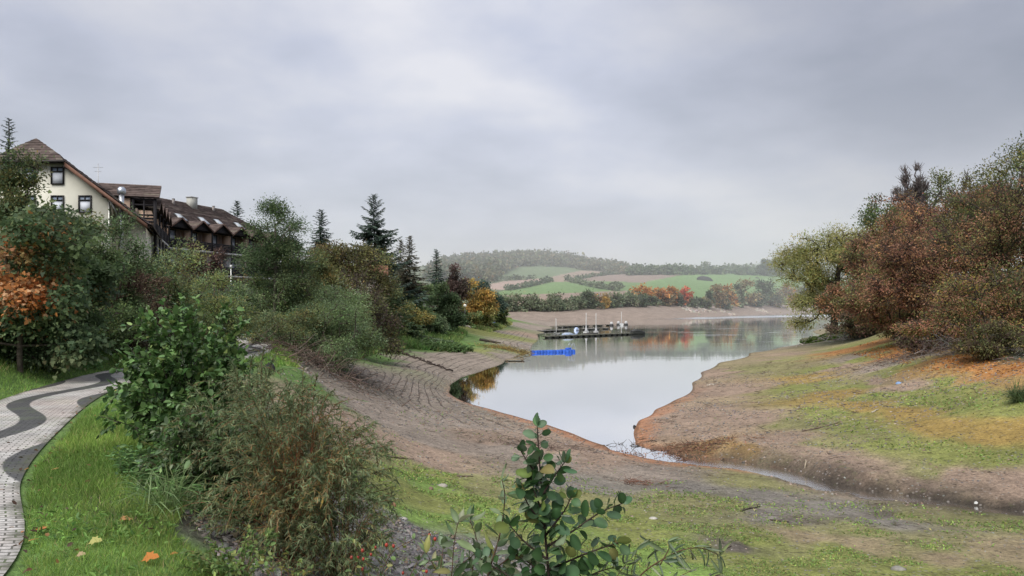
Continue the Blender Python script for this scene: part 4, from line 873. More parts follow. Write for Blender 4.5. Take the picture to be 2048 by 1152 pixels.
shrub('rose_seedling', 'thin reddish twigged seedling on the slate left of the rose hips', 'bush', -1.9, 6.4, .62, .36, M_LEAF, seed=78, n_stems=14, LL=.036, LW=.02, per_m=26, pal=[(.12, .16, .05, 2), (.19, .17, .05, 1)], tpl='oval', arch=.3, bare=.3, subs=4, sublen=.4, stem_r=.0035, stem_col=(.2, .08, .06))
shrub('sedge_clump', 'pale green clump of arching sedge beside the nettles', 'grass clump', -3.75, 8.35, .42, .40, M_LEAF, seed=79, n_stems=70, LL=.30, LW=.008, per_m=5, pal=[(.15, .20, .09, 2), (.11, .17, .06, 2)], tpl='blade', arch=.8, bare=.0, subs=1, sublen=.5, stem_r=.0015, stem_col=(.13, .18, .07))
def nettles(name, label, cx_, cy_, rx, ry, H, n, pal, seed, rot=0.0, L_=.07):
    rng = np.random.default_rng(seed); q = rng.normal(0, .48, (n, 2)); q = q[np.hypot(q[:, 0], q[:, 1]) < 1.05]*np.array([rx, ry]); q = q @ rot2(rot).T
    x = cx_+q[:, 0]; y = cy_+q[:, 1]; z = ground(x, y); z0 = gz(cx_, cy_); A = np.stack([x-cx_, y-cy_, z-z0-.02], -1)
    hh = H*rng.uniform(.55, 1.1, len(x)); B = A+np.stack([rng.normal(0, .10, len(x)), rng.normal(0, .10, len(x)), hh], -1)
    mb = MB(); V, Fq = tubes(A, B, np.full(len(A), .004), np.full(len(A), .002), 3); mb.add(V, Fq, (.10, .13, .05))
    root = empty(name, (cx_, cy_, z0), label, 'nettles'); mb.build('branch_frame', M_BARK, root)
    P_, D_ = [], []
    for k in range(7):
        t = .25+.125*k
        for sgn in range(2):
            az = rng.uniform(0, 2*math.pi)*np.ones(len(A))+k*1.57+sgn*math.pi+rng.normal(0, .6, len(A))
            P_.append(A+(B-A)*t); D_.append(np.stack([np.cos(az), np.sin(az), np.full(len(A), -.1)+.5*(t > .9)], -1))
    P_ = np.concatenate(P_); D_ = np.concatenate(D_)+rng.normal(0, .15, (len(P_), 3)); nr = rng.normal(0, .3, P_.shape); nr[:, 2] += 1
    V, Fc, C = leaves(P_, D_, nr, L_*np.exp(rng.normal(0, .25, len(P_))), L_*.5, palette(rng, pal, len(P_), .22), 'oval')
    link('foliage', mesh_data('foliage', V, Fc, C), M_LEAF, root); return root
NET = [(.085, .16, .055, 3), (.115, .195, .07, 2), (.065, .12, .045, 2)]
nettles('nettle_patch', 'bright green nettle patch on the lawn edge left of the reddish willow', -4.05, 9.75, .8, 1.1, .34, 620, NET, 81, .4)
nettles('nettle_patch', 'nettle patch on the verge below the pale thicket', -15.2, 25.5, 1.4, 2.4, .75, 420, NET, 82, .3, .12)
# ---- plants right in front of the eye: polylines given in photo pixels at their distance
def sprig(pxs, d, rng, wob=.06):
    p = np.array([P(a, b, d+(c[0] if c else 0)) for a, b, *c in pxs]); p[1:, 1] += np.cumsum(rng.normal(0, wob*.35, len(p)-1)); return spline(p, .02)
def plant(name, label, cat, stems, d, leafspec, seed, stem_r=.006, stem_col=(.05, .035, .03), mat=None):
    """stems: list of pixel polylines; leafspec: dict(step, L, W, tpl, pal, pet, spread, tipn)"""
    rng = np.random.default_rng(seed); b0 = P(*stems[0][0][:2], d); z0 = gz(b0[0], b0[1])-.03; org = np.array([b0[0], b0[1], z0])
    root = empty(name, org, label, cat); P_, D_, N_, S_ = [], [], [], []
    for si, st in enumerate(stems):
        pl = sprig(st, d, rng)
        if si == 0 or st[0][1] > 1152:            # rooted stems reach the soil
            f = pl[0].copy(); f[2] = gz(f[0], f[1])-.03; pl = np.concatenate([np.linspace(f, pl[0], 6, endpoint=False), pl])
        pl = pl-org; n = len(pl); t = np.linspace(0, 1, n); r0 = stem_r*(1 if si == 0 else .55)
        mb = MB(); mb.tube(pl, r0*(1-.8*t)+.0008, 6, stem_col)
        ln = np.concatenate([[0], np.cumsum(np.linalg.norm(np.diff(pl, axis=0), axis=1))]); ph = rng.uniform(0, 6.28)
        s = leafspec.get('bare', .0)*ln[-1]
        while s < ln[-1]:
            p = np.array([np.interp(s, ln, pl[:, k]) for k in range(3)])
            if p[2]+z0 > CH-.3506*(p[1]+org[1])-.35:
                q = np.array([np.interp(min(s+.02, ln[-1]), ln, pl[:, k]) for k in range(3)]); tg = unit(q-p+1e-6); ph += 2.39996+rng.normal(0, .35)
                a = unit(np.cross(tg, [.3, .2, 1.])); b_ = np.cross(tg, a); o = math.cos(ph)*a+math.sin(ph)*b_
                dv = unit(o*leafspec.get('spread', 1.0)+tg*.55+np.array([0, 0, leafspec.get('rise', .1)])+rng.normal(0, .22, 3))
                pet = leafspec.get('pet', .015); mb.tube(np.array([p, p+dv*pet]), .0011, 4, stem_col, False)
                P_.append(p+dv*pet); D_.append(dv+np.array([0, 0, -leafspec.get('droop', .25)])); N_.append(np.array([0, -.25, .8])+rng.normal(0, .7, 3)); S_.append((1-.35*(s/ln[-1])**3)*math.exp(rng.normal(0, .16)))
            s += leafspec['step']*rng.uniform(.6, 1.4)
        for k in range(leafspec.get('tipn', 3)):
            o = rng.normal(0, 1, 3)*.7+np.array([0, 0, .9]); P_.append(pl[-1]); D_.append(o); N_.append(rng.normal(0, 1, 3)+np.array([0, -.8, .3])); S_.append(rng.uniform(.55, .95))
        mb.build('stem', M_BARK, root, True)
    P_ = np.array(P_); S_ = np.array(S_); V, Fc, C = leaves(P_, np.array(D_), np.array(N_), leafspec['L']*S_, leafspec['W']*S_, palette(rng, leafspec['pal'], len(P_), .14), leafspec['tpl'])
    link('foliage', mesh_data('foliage', V, Fc, C, True), mat or M_GLOSSY, root); return root, org
plant('alder_sapling', 'dark green alder sapling with round leaves rising at the bottom centre', 'sapling',
      [[(1104, 1290), (1097, 1150), (1088, 1040), (1080, 940), (1074, 850)], [(1096, 1092), (1150, 1055), (1200, 1022), (1243, 1003)], [(1098, 1140), (1165, 1104), (1232, 1078)], [(1096, 1120), (1050, 1085), (1018, 1052)], [(1091, 1052), (1060, 1010), (1040, 972)],
       [(1085, 990), (1112, 948), (1130, 925)], [(1083, 960), (1060, 930), (1042, 905)], [(1092, 1070), (1128, 1022), (1142, 990)], [(1099, 1165), (1060, 1128), (1030, 1110)], [(1100, 1200), (1180, 1150), (1230, 1128)], [(1100, 1210), (1040, 1165), (960, 1120)], [(1102, 1180), (1130, 1140), (1160, 1135)], [(1088, 1030), (1070, 985), (1062, 950)]],
      2.8, dict(step=.0115, L=.054, W=.043, tpl='alder', pal=[(.034, .068, .030, 4), (.050, .094, .036, 3), (.10, .135, .085, 1.2), (.095, .125, .035, .8), (.15, .14, .05, .3)], pet=.016, droop=.3, spread=.95, tipn=4), 91, .0075)
plant('willow_sapling', 'pale leaved sallow sapling left of the alder sapling', 'sapling',
      [[(955, 1280), (975, 1150), (1000, 1060), (1010, 985), (1005, 945)], [(900, 1250), (905, 1150), (912, 1070), (920, 1030)], [(930, 1250), (945, 1140), (955, 1090), (940, 1040)], [(1000, 1240), (1010, 1150), (1040, 1090)], [(870, 1240), (880, 1150), (888, 1090)], [(1030, 1240), (1050, 1160), (1075, 1130)], [(975, 1150), (1020, 1110), (1060, 1100)], [(905, 1200), (860, 1130), (850, 1112)], [(930, 1240), (915, 1150), (950, 1110)], [(985, 1250), (990, 1150), (965, 1115)]],
      3.1, dict(step=.020, L=.085, W=.034, tpl='lance', pal=[(.12, .15, .085, 3), (.085, .12, .06, 3), (.17, .19, .11, 1), (.16, .17, .06, .7)], pet=.008, droop=.2, spread=.8, tipn=3), 92, .0055, (.10, .06, .04))
plant('willow_sapling', 'narrow leaved willow shoots drooping at the bottom right of the alder sapling', 'sapling',
      [[(1225, 1280), (1270, 1170), (1340, 1112), (1400, 1100), (1446, 1118)], [(1240, 1260), (1262, 1150), (1272, 1095)], [(1290, 1270), (1330, 1170), (1380, 1135)], [(1200, 1260), (1225, 1160), (1250, 1125)], [(1320, 1130), (1340, 1100), (1336, 1085)], [(1350, 1260), (1400, 1170), (1440, 1145)], [(1160, 1260), (1180, 1170), (1200, 1140)]],
      3.4, dict(step=.017, L=.105, W=.018, tpl='lance', pal=[(.10, .13, .075, 3), (.075, .105, .055, 2), (.14, .15, .085, 1)], pet=.004, droop=.75, spread=.6, tipn=2), 93, .0045, (.14, .08, .05))
rose, ro = plant('rose_bush', 'wild rose bush with red hips at the bottom edge left of the saplings', 'rose bush',
      [[(735, 1260), (728, 1170), (718, 1120), (706, 1090)], [(745, 1260), (760, 1160), (785, 1105), (826, 1080)], [(770, 1260), (820, 1150), (850, 1100), (868, 1084)], [(720, 1260), (722, 1170), (735, 1110), (748, 1100)], [(800, 1260), (830, 1160), (856, 1125), (880, 1115)], [(690, 1260), (700, 1160), (716, 1120)]],
      3.6, dict(step=.022, L=.036, W=.021, tpl='oval', pal=[(.10, .15, .05, 3), (.17, .18, .05, 1.2), (.07, .11, .045, 2)], pet=.008, droop=.1, tipn=2), 94, .0038, (.09, .05, .035))
rng = np.random.default_rng(5)
for a, b in [(828, 1072), (859, 1070), (870, 1078), (773, 1090), (787, 1092), (725, 1101), (716, 1115), (703, 1115), (742, 1109), (751, 1095), (727, 1118), (853, 1098), (883, 1126), (853, 1143), (725, 1138), (806, 1146)]:
    mb = MB(); p = P(a, b, 3.6+rng.uniform(-.08, .08))-ro; c = (.33*rng.uniform(.8, 1.1), .045, .03); R0 = .0072*rng.uniform(.85, 1.15)
    mb.lathe([(.001, R0*1.3), (R0*.7, R0*.9), (R0, .1*R0), (R0*.8, -.8*R0), (.25*R0, -1.25*R0)], 10, p, c); mb.tube(np.array([p+(0, 0, -R0*1.2), p+(rng.normal(0, .01), 0, -.035)]), .0012, 4, (.10, .09, .04)); mb.tube(np.array([p+(0, 0, R0*1.25), p+(.002, 0, R0*1.9)]), [.0025, .0008], 4, (.05, .04, .03))
    mb.build('rose_hip', M_PLASTIC, rose, True)

# ------------------------------------------------------------------ ground cover that nobody could count
def scatter(n, x0, x1, y0, y1, rng): return rng.uniform(x0, x1, n), rng.uniform(y0, y1, n)
rng = np.random.default_rng(101)
LAWN = [(40, 1300), (55, 1000), (75, 930), (130, 880), (190, 800), (242, 760), (330, 790), (420, 860), (430, 960), (370, 1020), (345, 1070), (455, 1160), (560, 1300)]
def blades(name, x, y, h, w, pal, label=None, lean=.35, tpl='blade'):
    z = ground(x, y); n = len(x); D_ = np.stack([rng.normal(0, lean, n), rng.normal(0, lean, n), np.ones(n)], -1); nr = rng.normal(0, 1, (n, 3)); nr[:, 2] *= .2
    C = palette(rng, pal, n, .2); t = fbm(x*1.3, y*1.3, 44); t2 = fbm(x*.35, y*.35, 46); C *= (.40+.75*t+.45*t2)[:, None]; C[:, 0] *= (.85+.45*t2)
    V, Fc, C = leaves(np.stack([x, y, z-.01], -1), D_, nr, h, w, C, tpl)
    return tag(link(name, mesh_data(name, V, Fc, C), M_LEAF), label, 'grass', kind='stuff')
GR = [(.115, .205, .040, 4), (.155, .255, .06, 3), (.20, .26, .08, 1), (.085, .155, .035, 2), (.25, .22, .11, .25)]
x, y = scatter(260000, -8.5, -1.2, 3.2, 17.5, rng); z = ground(x, y); a, b = project(x, y, z); dp, _ = poly_dist(x, y, PATHC)
m = inpoly(a, b, LAWN) & (dp > PATH_HALF-.14+.20*fbm(x*2.2, y*2.2, 6)); m &= rng.random(len(x)) < np.clip(9.5/y, .25, 1)
x, y = x[m], y[m]; n = len(x); tall = fbm(x*.9, y*.9, 71)
blades('grass', x, y, (.035+.085*tall)*rng.uniform(.6, 1.4, n)*np.clip(y/7, .9, 1.6), .0045*np.clip(y/6, .8, 2.2), GR, 'mown green grass between the paved path and the bushes', .5)
x, y = scatter(200000, -22, -6.5, 8, 30, rng); dp, _ = poly_dist(x, y, PATHC); px_ = np.interp(y, PATHC[:, 1], PATHC[:, 0]); m = (x < px_) & (dp > PATH_HALF-.03) & (dp < 4.2) & (rng.random(len(x)) < .5); x, y, dp = x[m], y[m], dp[m]; n = len(x)
blades('verge_grass', x, y, (.07+.16*smooth(.9, 3, dp))*rng.uniform(.5, 1.5, n), .012, GR+[(.06, .10, .03, 2)], 'rough grass on the slope left of the path', .5)
x, y = scatter(60000, -24, -6, 28, 62, rng); dp, _ = poly_dist(x, y, PATHC); px_ = np.interp(y, PATHC[:, 1], PATHC[:, 0]); m = (dp > PATH_HALF) & (dp < np.where(x > px_, 2.6, 5.5)); x, y = x[m], y[m]; n = len(x)
blades('bank_grass', x, y, rng.uniform(.10, .32, n), .035, GR, 'green grass along the far stretch of the path', .5)
x, y = scatter(26000, -8.0, -1.6, 4, 16, rng); z = ground(x, y); a, b = project(x, y, z); dp, _ = poly_dist(x, y, PATHC); m = inpoly(a, b, LAWN) & (dp > PATH_HALF) & (rng.random(len(x)) < smooth(.40, .62, fbm(x*1.1, y*1.1, 83))*.9); x, y, z = x[m], y[m], z[m]; n = len(x)
D_ = rng.normal(0, 1, (n, 3)); D_[:, 2] = np.abs(D_[:, 2])*.6+.2; nr = rng.normal(0, .4, (n, 3)); nr[:, 2] += 1
V, Fc, C = leaves(np.stack([x, y, z+.03], -1), D_, nr, rng.uniform(.035, .085, n), .026, palette(rng, [(.11, .20, .045, 3), (.15, .25, .06, 2), (.08, .15, .04, 2)], n, .2), 'oval')
tag(link('clover', mesh_data('clover', V, Fc, C), M_LEAF), 'broad leaved weeds growing in the lawn beside the path', 'ground cover', kind='stuff')
# lakeside herbs below the left bank bushes
STRIP = [(690, 700), (740, 672), (800, 668), (860, 662), (905, 652), (935, 668), (915, 690), (925, 700), (850, 705), (760, 705), (700, 725)]
x, y = scatter(90000, -24, -4, 60, 175, rng); z = ground(x, y); a, b = project(x, y, z); m = inpoly(a, b, STRIP) & (fbm(x*.25, y*.1, 15) > .36); x, y = x[m], y[m]; n = len(x)
blades('shore_herbs', x, y, rng.uniform(.25, .95, n)*(.5+fbm(x*.3, y*.15, 19)), .16, [(.10, .18, .05, 3), (.075, .13, .04, 3), (.15, .21, .07, 1), (.19, .17, .08, .4)], 'tall green herbs along the left shore below the bushes', .5)
x, y = scatter(60000, -20, 0, 120, 330, rng); z = ground(x, y); a, b = project(x, y, z); m = inpoly(a, b, [(890, 665), (930, 650), (985, 640), (1020, 637), (1035, 645), (1000, 660), (960, 668)]) & (fbm(x*.2, y*.07, 16) > .5); x, y = x[m], y[m]; n = len(x)
blades('point_grass', x, y, rng.uniform(.25, .7, n), .2, [(.11, .17, .05, 3), (.17, .18, .07, 2)], 'patchy grass on the point of the left bank', .4)
# seedlings on the drying lakebed
x, y = scatter(700000, -6, 42, 9, 52, rng); z = ground(x, y); cg = ground_colour(x, y, z); d1, _ = poly_dist(x, y, STREAMC)
gness = smooth(-.03, .02, cg[:, 1]-cg[:, 0]); pat = fbm(x*.9, y*.9, 55); m = (z > .5) & (d1 > 1.2) & (rng.random(len(x)) < (.02+gness)*smooth(.42, .60, pat)*np.clip(16/np.hypot(x, y), .2, 1)*np.where((x > 7) & (y > 27), .22, 1.0)); x, y, z = x[m], y[m], z[m]; n = len(x)
D_ = rng.normal(0, 1, (n, 3)); D_[:, 2] = np.abs(D_[:, 2])*.5+.15; nr = rng.normal(0, .4, (n, 3)); nr[:, 2] += 1; ds = np.hypot(x, y)
V, Fc, C = leaves(np.stack([x, y, z+.005], -1), D_, nr, np.clip(.0032*ds, .03, .15)*rng.uniform(.6, 1.5, n), np.clip(.0017*ds, .016, .08), palette(rng, [(.13, .20, .05, 3), (.17, .22, .06, 2), (.10, .15, .045, 2), (.20, .19, .07, 1.3)], n, .25), 'kite')
tag(link('seedlings', mesh_data('seedlings', V, Fc, C), M_LEAF), 'low green seedlings spreading over the dry lakebed', 'ground cover', kind='stuff')
# slate flakes and pebbles
def flakes(name, x, y, size, pal, label, th=.14, sink=.25, tilt=.25, seed=0):
    rg = np.random.default_rng(seed); n = len(x); z = ground(x, y); k = 5; ang = (np.arange(k)*2*math.pi/k)[None]+rg.uniform(0, 6.28, (n, 1))+rg.normal(0, .25, (n, k)); el = rg.uniform(.5, 1, (n, 1)); ro_ = rg.uniform(0, 3.14, n)
    xx = np.cos(ang)*size[:, None]*rg.uniform(.7, 1.1, (n, k)); yy = np.sin(ang)*size[:, None]*el; c_, s_ = np.cos(ro_)[:, None], np.sin(ro_)[:, None]; xr = xx*c_-yy*s_; yr = xx*s_+yy*c_
    tx, ty = rg.normal(0, tilt, (2, n, 1)); h = size[:, None]*th*2
    bot = np.stack([xr, yr, xr*tx+yr*ty-h*sink*2+0*xr], -1); top = np.stack([xr*.86, yr*.86, xr*tx+yr*ty+h*(1-sink)+0*xr], -1)
    V = np.concatenate([bot, top], 1)+np.stack([x, y, z], -1)[:, None]; base = np.arange(n)[:, None]*2*k; j = np.arange(k)[None]; j2 = (j+1) % k
    side = np.stack([base+j, base+j2, base+k+j2, base+k+j], -1).reshape(-1, 4); topf = base+k+np.arange(k)[None]
    C = np.repeat(palette(rg, pal, n, .22), 2*k, axis=0)
    return tag(link(name, mesh_data(name, V.reshape(-1, 3), [side, topf], C), M_STONE), label, 'stones', kind='stuff')
SLP = [(.20, .19, .175, 3), (.14, .13, .12, 3), (.28, .26, .24, 1), (.09, .08, .075, 2), (.19, .15, .11, 1)]
x, y = scatter(26000, -4.5, 4.5, 6.5, 17, rng); z = ground(x, y); a, b = project(x, y, z); m = inpoly(a, b, [(360, 1010), (430, 960), (560, 1040), (640, 1060), (720, 1000), (760, 980), (900, 1060), (1100, 1120), (1120, 1300), (560, 1300), (440, 1120)]) & (fbm(x*.7, y*.7, 77) > .36); x, y = x[m], y[m]
flakes('slate_gravel', x, y, rng.uniform(.02, .075, len(x))*(1+.8*(rng.random(len(x)) > .93)), SLP, 'grey slate flakes covering the bank below the willow bushes', seed=1)
x, y = scatter(60000, -16, 34, 12, 80, rng); z = ground(x, y); m = (z > .03) & (z < 4.6) & (fbm(x*.4, y*.25, 78) > .44) & (rng.random(len(x)) < np.clip(22/y, .08, .5)); x, y = x[m], y[m]
flakes('gravel', x, y, rng.uniform(.02, .05, len(x))*np.clip(y/22, .8, 2.2), SLP+[(.26, .20, .16, 3), (.22, .15, .11, 2)], 'loose gravel and shale on the dry lakebed', seed=2)
# twigs washed up in lines
x, y = scatter(110000, -16, 40, 12, 95, rng); z = ground(x, y); ln_ = np.abs(((z*2.9+fbm(x*.12, y*.12, 61)*1.2) % 1)-.5); m = (z > .06) & (z < 4.2) & (rng.random(len(x)) < .40*np.exp(-(ln_/.10)**2)*np.clip(26/y, .15, 1)+.02); x, y, z = x[m], y[m], z[m]; n = len(x)
az = rng.normal(.25, .9, n); L_ = rng.uniform(.06, .34, n)*np.clip(y/30, .7, 1.8); dv = np.stack([np.cos(az), np.sin(az), rng.normal(0, .05, n)], -1); A = np.stack([x, y, z+.012], -1)
V, Fq = tubes(A-dv*L_[:, None]/2, A+dv*L_[:, None]/2, np.full(n, .006)*np.clip(y/25, .8, 2), np.full(n, .004)*np.clip(y/25, .8, 2), 4)
tag(link('twig_litter', mesh_data('twig_litter', V, [Fq], np.repeat(palette(rng, [(.10, .075, .055, 3), (.06, .045, .035, 2), (.24, .20, .15, 1)], n, .2), 8, axis=0)), M_BARK), 'washed up twigs lying in lines on the dry lakebed', 'twigs', kind='stuff')
# autumn leaf litter under the right wood
x, y = scatter(60000, 18, 64, 36, 125, rng); z = ground(x, y); a, b = project(x, y, z); m = inpoly(a, b, [(1680, 705), (1740, 684), (1850, 690), (1960, 700), (2120, 700), (2120, 760), (2000, 750), (1850, 745), (1790, 725)]) & (fbm(x*.3, y*.16, 91) > .43) & (rng.random(len(x)) < .8); x, y, z = x[m], y[m], z[m]; n = len(x)
D_ = rng.normal(0, 1, (n, 3)); D_[:, 2] = rng.uniform(0, .4, n); nr = rng.normal(0, .35, (n, 3)); nr[:, 2] += 1
V, Fc, C = leaves(np.stack([x, y, z+.01], -1), D_, nr, rng.uniform(.10, .24, n), .12, palette(rng, [(.34, .15, .045, 3), (.38, .20, .05, 2), (.26, .10, .04, 2), (.2, .11, .05, 1)], n, .2), 'oval')
tag(link('leaf_litter', mesh_data('leaf_litter', V, Fc, C), M_LEAF), 'orange fallen leaves spread below the right wood', 'leaf litter', kind='stuff')
# small dead leaves strewn on the path edge and lawn
x, y = scatter(2600, -11, -2, 4.5, 19, rng); dp, _ = poly_dist(x, y, PATHC); m = (dp < 2.6) & (rng.random(len(x)) < np.exp(-((dp-1.0)/.45)**2)*.55+.05); x, y = x[m], y[m]; n = len(x); z = ground(x, y)+.03+.03*(np.abs(np.interp(y, PATHC[:, 1], PATHC[:, 0])-x) > 1.1)
D_ = rng.normal(0, 1, (n, 3)); D_[:, 2] *= .25; nr = rng.normal(0, .3, (n, 3)); nr[:, 2] += 1
V, Fc, C = leaves(np.stack([x, y, z], -1), D_, nr, rng.uniform(.035, .08, n), .04, palette(rng, [(.07, .045, .03, 4), (.15, .08, .04, 2), (.26, .14, .05, 1)], n, .25), 'oval')
tag(link('dead_leaves', mesh_data('dead_leaves', V, Fc, C), M_LEAF), 'small brown dead leaves strewn along the path edge', 'leaf litter', kind='stuff')
# the few big fallen maple leaves on the lawn, one by one
for i, (a, b, L_, c, lb) in enumerate([(288, 1128, .19, (.42, .16, .04), 'largest orange fallen leaf near the bottom of the lawn'), (82, 1070, .14, (.40, .15, .05), 'orange fallen leaf beside the path edge on the lawn'), (260, 1046, .16, (.36, .19, .08), 'pale orange fallen leaf curled on the middle of the lawn'), (180, 1094, .16, (.36, .34, .12), 'yellow green fallen leaf on the lower lawn'), (40, 1072, .10, (.34, .16, .08), 'brownish orange fallen leaf lying on the paving'), (355, 1118, .11, (.36, .17, .05), 'small orange fallen leaf at the right edge of the lawn'), (155, 1122, .10, (.34, .25, .15), 'small pale tan fallen leaf on the lower lawn'), (110, 948, .12, (.38, .20, .07), 'orange fallen leaf where the path bends beside the lawn'), (75, 1090, .12, (.38, .18, .06), 'orange fallen leaf just below the one beside the path edge')]):
    g = hit(a, b); rg = np.random.default_rng(i); off = np.array([0, 0, .05 if a != 40 else .02]); V, Fc, C = leaves(off[None], np.array([[math.cos(i*2.1), math.sin(i*2.1), .12]]), np.array([[rg.normal(0, .25), -.35, 1.]]), np.array([L_*.66]), np.array([L_*.66]), np.array([c]), 'maple')
    o = link('fallen_leaf', mesh_data('fallen_leaf', V, Fc, C), M_LEAF); o.location = g; tag(o, lb, 'leaf', 'big fallen leaves on the lawn')
# ------------------------------------------------------------------ buildings
TILE = np.array((.098, .073, .064)); CREAM = (.80, .78, .66); TIMB = (.022, .020, .022); PEACH = (.78, .56, .41); WHITE = (.72, .72, .70); PANE = (.26, .31, .38)
def roof_slope(mb, E0, E1, R0, R1, rows, rng, col=TILE, lift=.05, seg=1.2):
    """tiled slope from eave E0-E1 up to ridge R0-R1, one stepped course per row, courses cut into short runs of slightly different tone"""
    E0, E1, R0, R1 = [np.asarray(v, float) for v in (E0, E1, R0, R1)]
    nrm = unit(np.cross(E1-E0, (R0+R1)/2-E0)); nrm = nrm if nrm[2] > 0 else -nrm
    for i in range(rows):
        a, b = i/rows, (i+1)/rows; A0, A1 = E0+(R0-E0)*a, E1+(R1-E1)*a; B0, B1 = E0+(R0-E0)*b, E1+(R1-E1)*b
        n = max(1, int(np.linalg.norm(A1-A0)/seg)); l = nrm*(lift+.012*rng.normal())
        for k in range(n):
            s, t = k/n, (k+1)/n; q = rng.uniform(.72, 1.28); w = nrm*.012*rng.normal()
            p = [A0+(A1-A0)*s, A0+(A1-A0)*t, B0+(B1-B0)*t, B0+(B1-B0)*s]; c = col*q+(np.array((.05, .05, .035)) if rng.random() < .12 else 0)
            mb.add([p[0]+l+w, p[1]+l+w, p[2]+nrm*.006, p[3]+nrm*.006, p[0], p[1]], [np.array([[0, 1, 2, 3], [4, 5, 1, 0]])], c)
    mb.add([E0-nrm*.12, E1-nrm*.12, R1-nrm*.12, R0-nrm*.12], np.array([[3, 2, 1, 0]]), (.05, .04, .035))
def window(parent, c, w, h, right, outn, transom=True, fcol=(.030, .028, .028), pcol=PANE, curtain=True):
    """dark framed window, centre c on the wall plane, right and outward unit vectors"""
    c, right, outn = [np.asarray(v, float) for v in (c, right, outn)]; up = np.array([0, 0, 1.]); ax = np.array([right, outn, up])
    mb = MB(); t = .085
    for s in (-1, 1): mb.box(c+right*s*(w/2-t/2)+outn*.05, (t, .12, h), fcol, ax)
    for s in (-1, 1): mb.box(c+up*s*(h/2-t/2)+outn*.05, (w-2*t, .12, t), fcol, ax)
    yt = h/2-h*.27
    if transom: mb.box(c+up*yt+outn*.05, (w-2*t, .12, t), fcol, ax); mb.box(c+up*(h/2-t+yt+t/2)/2+up*0+outn*.05, (t*.7, .12, h*.27-t*1.5), fcol, ax)
    f = mb.build('window', M_WOOD, parent)
    p = MB(); p.box(c+outn*.012, (w-2*t, .02, h-2*t), pcol, ax); p.build('pane', M_GLASS, f)
    if curtain:
        q = MB(); q.box(c+outn*.026-up*(h*.13), (w-2*t-.02, .006, h*.62), (.62, .65, .70), ax); q.build('curtain', M_WALL, f)
    return f
rng = np.random.default_rng(200)
# ---- cream gabled guest house
KH = 60/F; HC = -37.75; hz = lambda py: CH+(HY-py)*KH; hx = lambda px: (px-CX)*KH
gh = empty('guest_house', (HC, 60, 0), 'cream rendered house with half hipped brown tiled gable and dark framed windows', 'house'); gh.location = (0, 0, 0)
mb = MB(); by = 8.0
xl, xr = HC-6.35, hx(217); sl = .754
zw = lambda x: 21.1-sl*abs(x-HC)-.25
front_w = [(xl, 60, by), (xr, 60, by), (xr, 60, zw(xr)), (HC+3.1, 60, 18.62), (HC-3.1, 60, 18.62), (xl, 60, zw(xl))]
mb.slab(front_w, (0, 15, 0), CREAM)
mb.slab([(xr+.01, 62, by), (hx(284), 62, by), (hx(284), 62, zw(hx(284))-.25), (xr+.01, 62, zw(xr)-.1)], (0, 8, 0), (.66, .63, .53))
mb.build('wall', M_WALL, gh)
mb = MB(); e = 9.6
roof_slope(mb, (HC+3.05, 59.45, 18.8), (HC+3.05, 75, 18.8), (HC, 62.6, 21.1), (HC, 75, 21.1), 9, rng)
roof_slope(mb, (HC+e, 59.45, 21.1-sl*e), (HC+e, 75, 21.1-sl*e), (HC+3.05, 59.45, 18.8), (HC+3.05, 75, 18.8), 19, rng)
roof_slope(mb, (HC-3.05, 75, 18.8), (HC-3.05, 59.45, 18.8), (HC, 75, 21.1), (HC, 62.6, 21.1), 9, rng)
roof_slope(mb, (HC-e, 75, 21.1-sl*e), (HC-e, 59.45, 21.1-sl*e), (HC-3.05, 75, 18.8), (HC-3.05, 59.45, 18.8), 19, rng)
roof_slope(mb, (HC-3.2, 59.3, 18.72), (HC+3.2, 59.3, 18.72), (HC-.02, 62.7, 21.15), (HC+.02, 62.7, 21.15), 9, rng, seg=.5)
rf = mb.build('roof', M_TILE, gh)
mb = MB()
for s in (-1, 1):   # verge boards
    a_ = np.array([HC+s*3.2, 59.40, 18.62]); b_ = np.array([HC+s*e, 59.40, 21.1-sl*e-.06]); mb.slab([a_, b_, b_-(0, 0, .34), a_-(0, 0, .34)], (0, .07, 0), (.16, .085, .06))
mb.box((HC, 59.22, 18.66), (6.5, .10, .14), (.10, .09, .085)); mb.build('verge_board', M_WOOD, rf)
for x in (HC+3.2, xr-.15):
    mb = MB(); mb.box((x, 59.7, zw(x)-.18), (.16, .55, .22), TIMB); mb.build('rafter_end', M_WOOD, rf)
mb = MB(); mb.tube([(xr+.1, 59.8, zw(xr)-.2), (xr+.7, 59.9, zw(xr)-1.3), (xr+.35, 61.9, zw(xr)-1.9)], .07, 5, (.25, .25, .24)); mb.build('roof_bracket', M_WOOD, rf)
mb = MB(); mb.tube([(xr+.08, 59.93, zw(xr)-.5), (xr+.08, 59.93, 9)], .055, 8, (.55, .55, .52)); mb.build('downpipe', M_METAL, gh)
for x0, x1, y0, y1 in [(103, 129, 334, 369), (158, 184, 391, 426), (103, 129, 391, 426), (46, 72, 334, 369), (46, 72, 391, 426), (158, 184, 452, 487), (103, 129, 452, 487)]:
    window(gh, ((hx(x0)+hx(x1))/2, 59.98, (hz(y0)+hz(y1))/2), hx(x1)-hx(x0), hz(y0)-hz(y1), (1, 0, 0), (0, -1, 0))
for o_ in [gh]+list(gh.children_recursive):
    if o_.type == 'MESH':
        for v in o_.data.vertices: v.co.x -= .40*max(0.0, v.co.y-60.2)
mb = MB(); a_ = P(197, 368, 68); b_ = P(196, 327, 68); mb.tube([a_-(0, 0, 2), b_], .03, 5, (.45, .45, .45))
for k, L_ in ((.35, .9), (.7, .6)): mb.tube([b_-(L_/2, 0, k), b_+(L_/2, 0, -k)], .015, 4, (.45, .45, .45))
mb.build('aerial', M_METAL, gh)
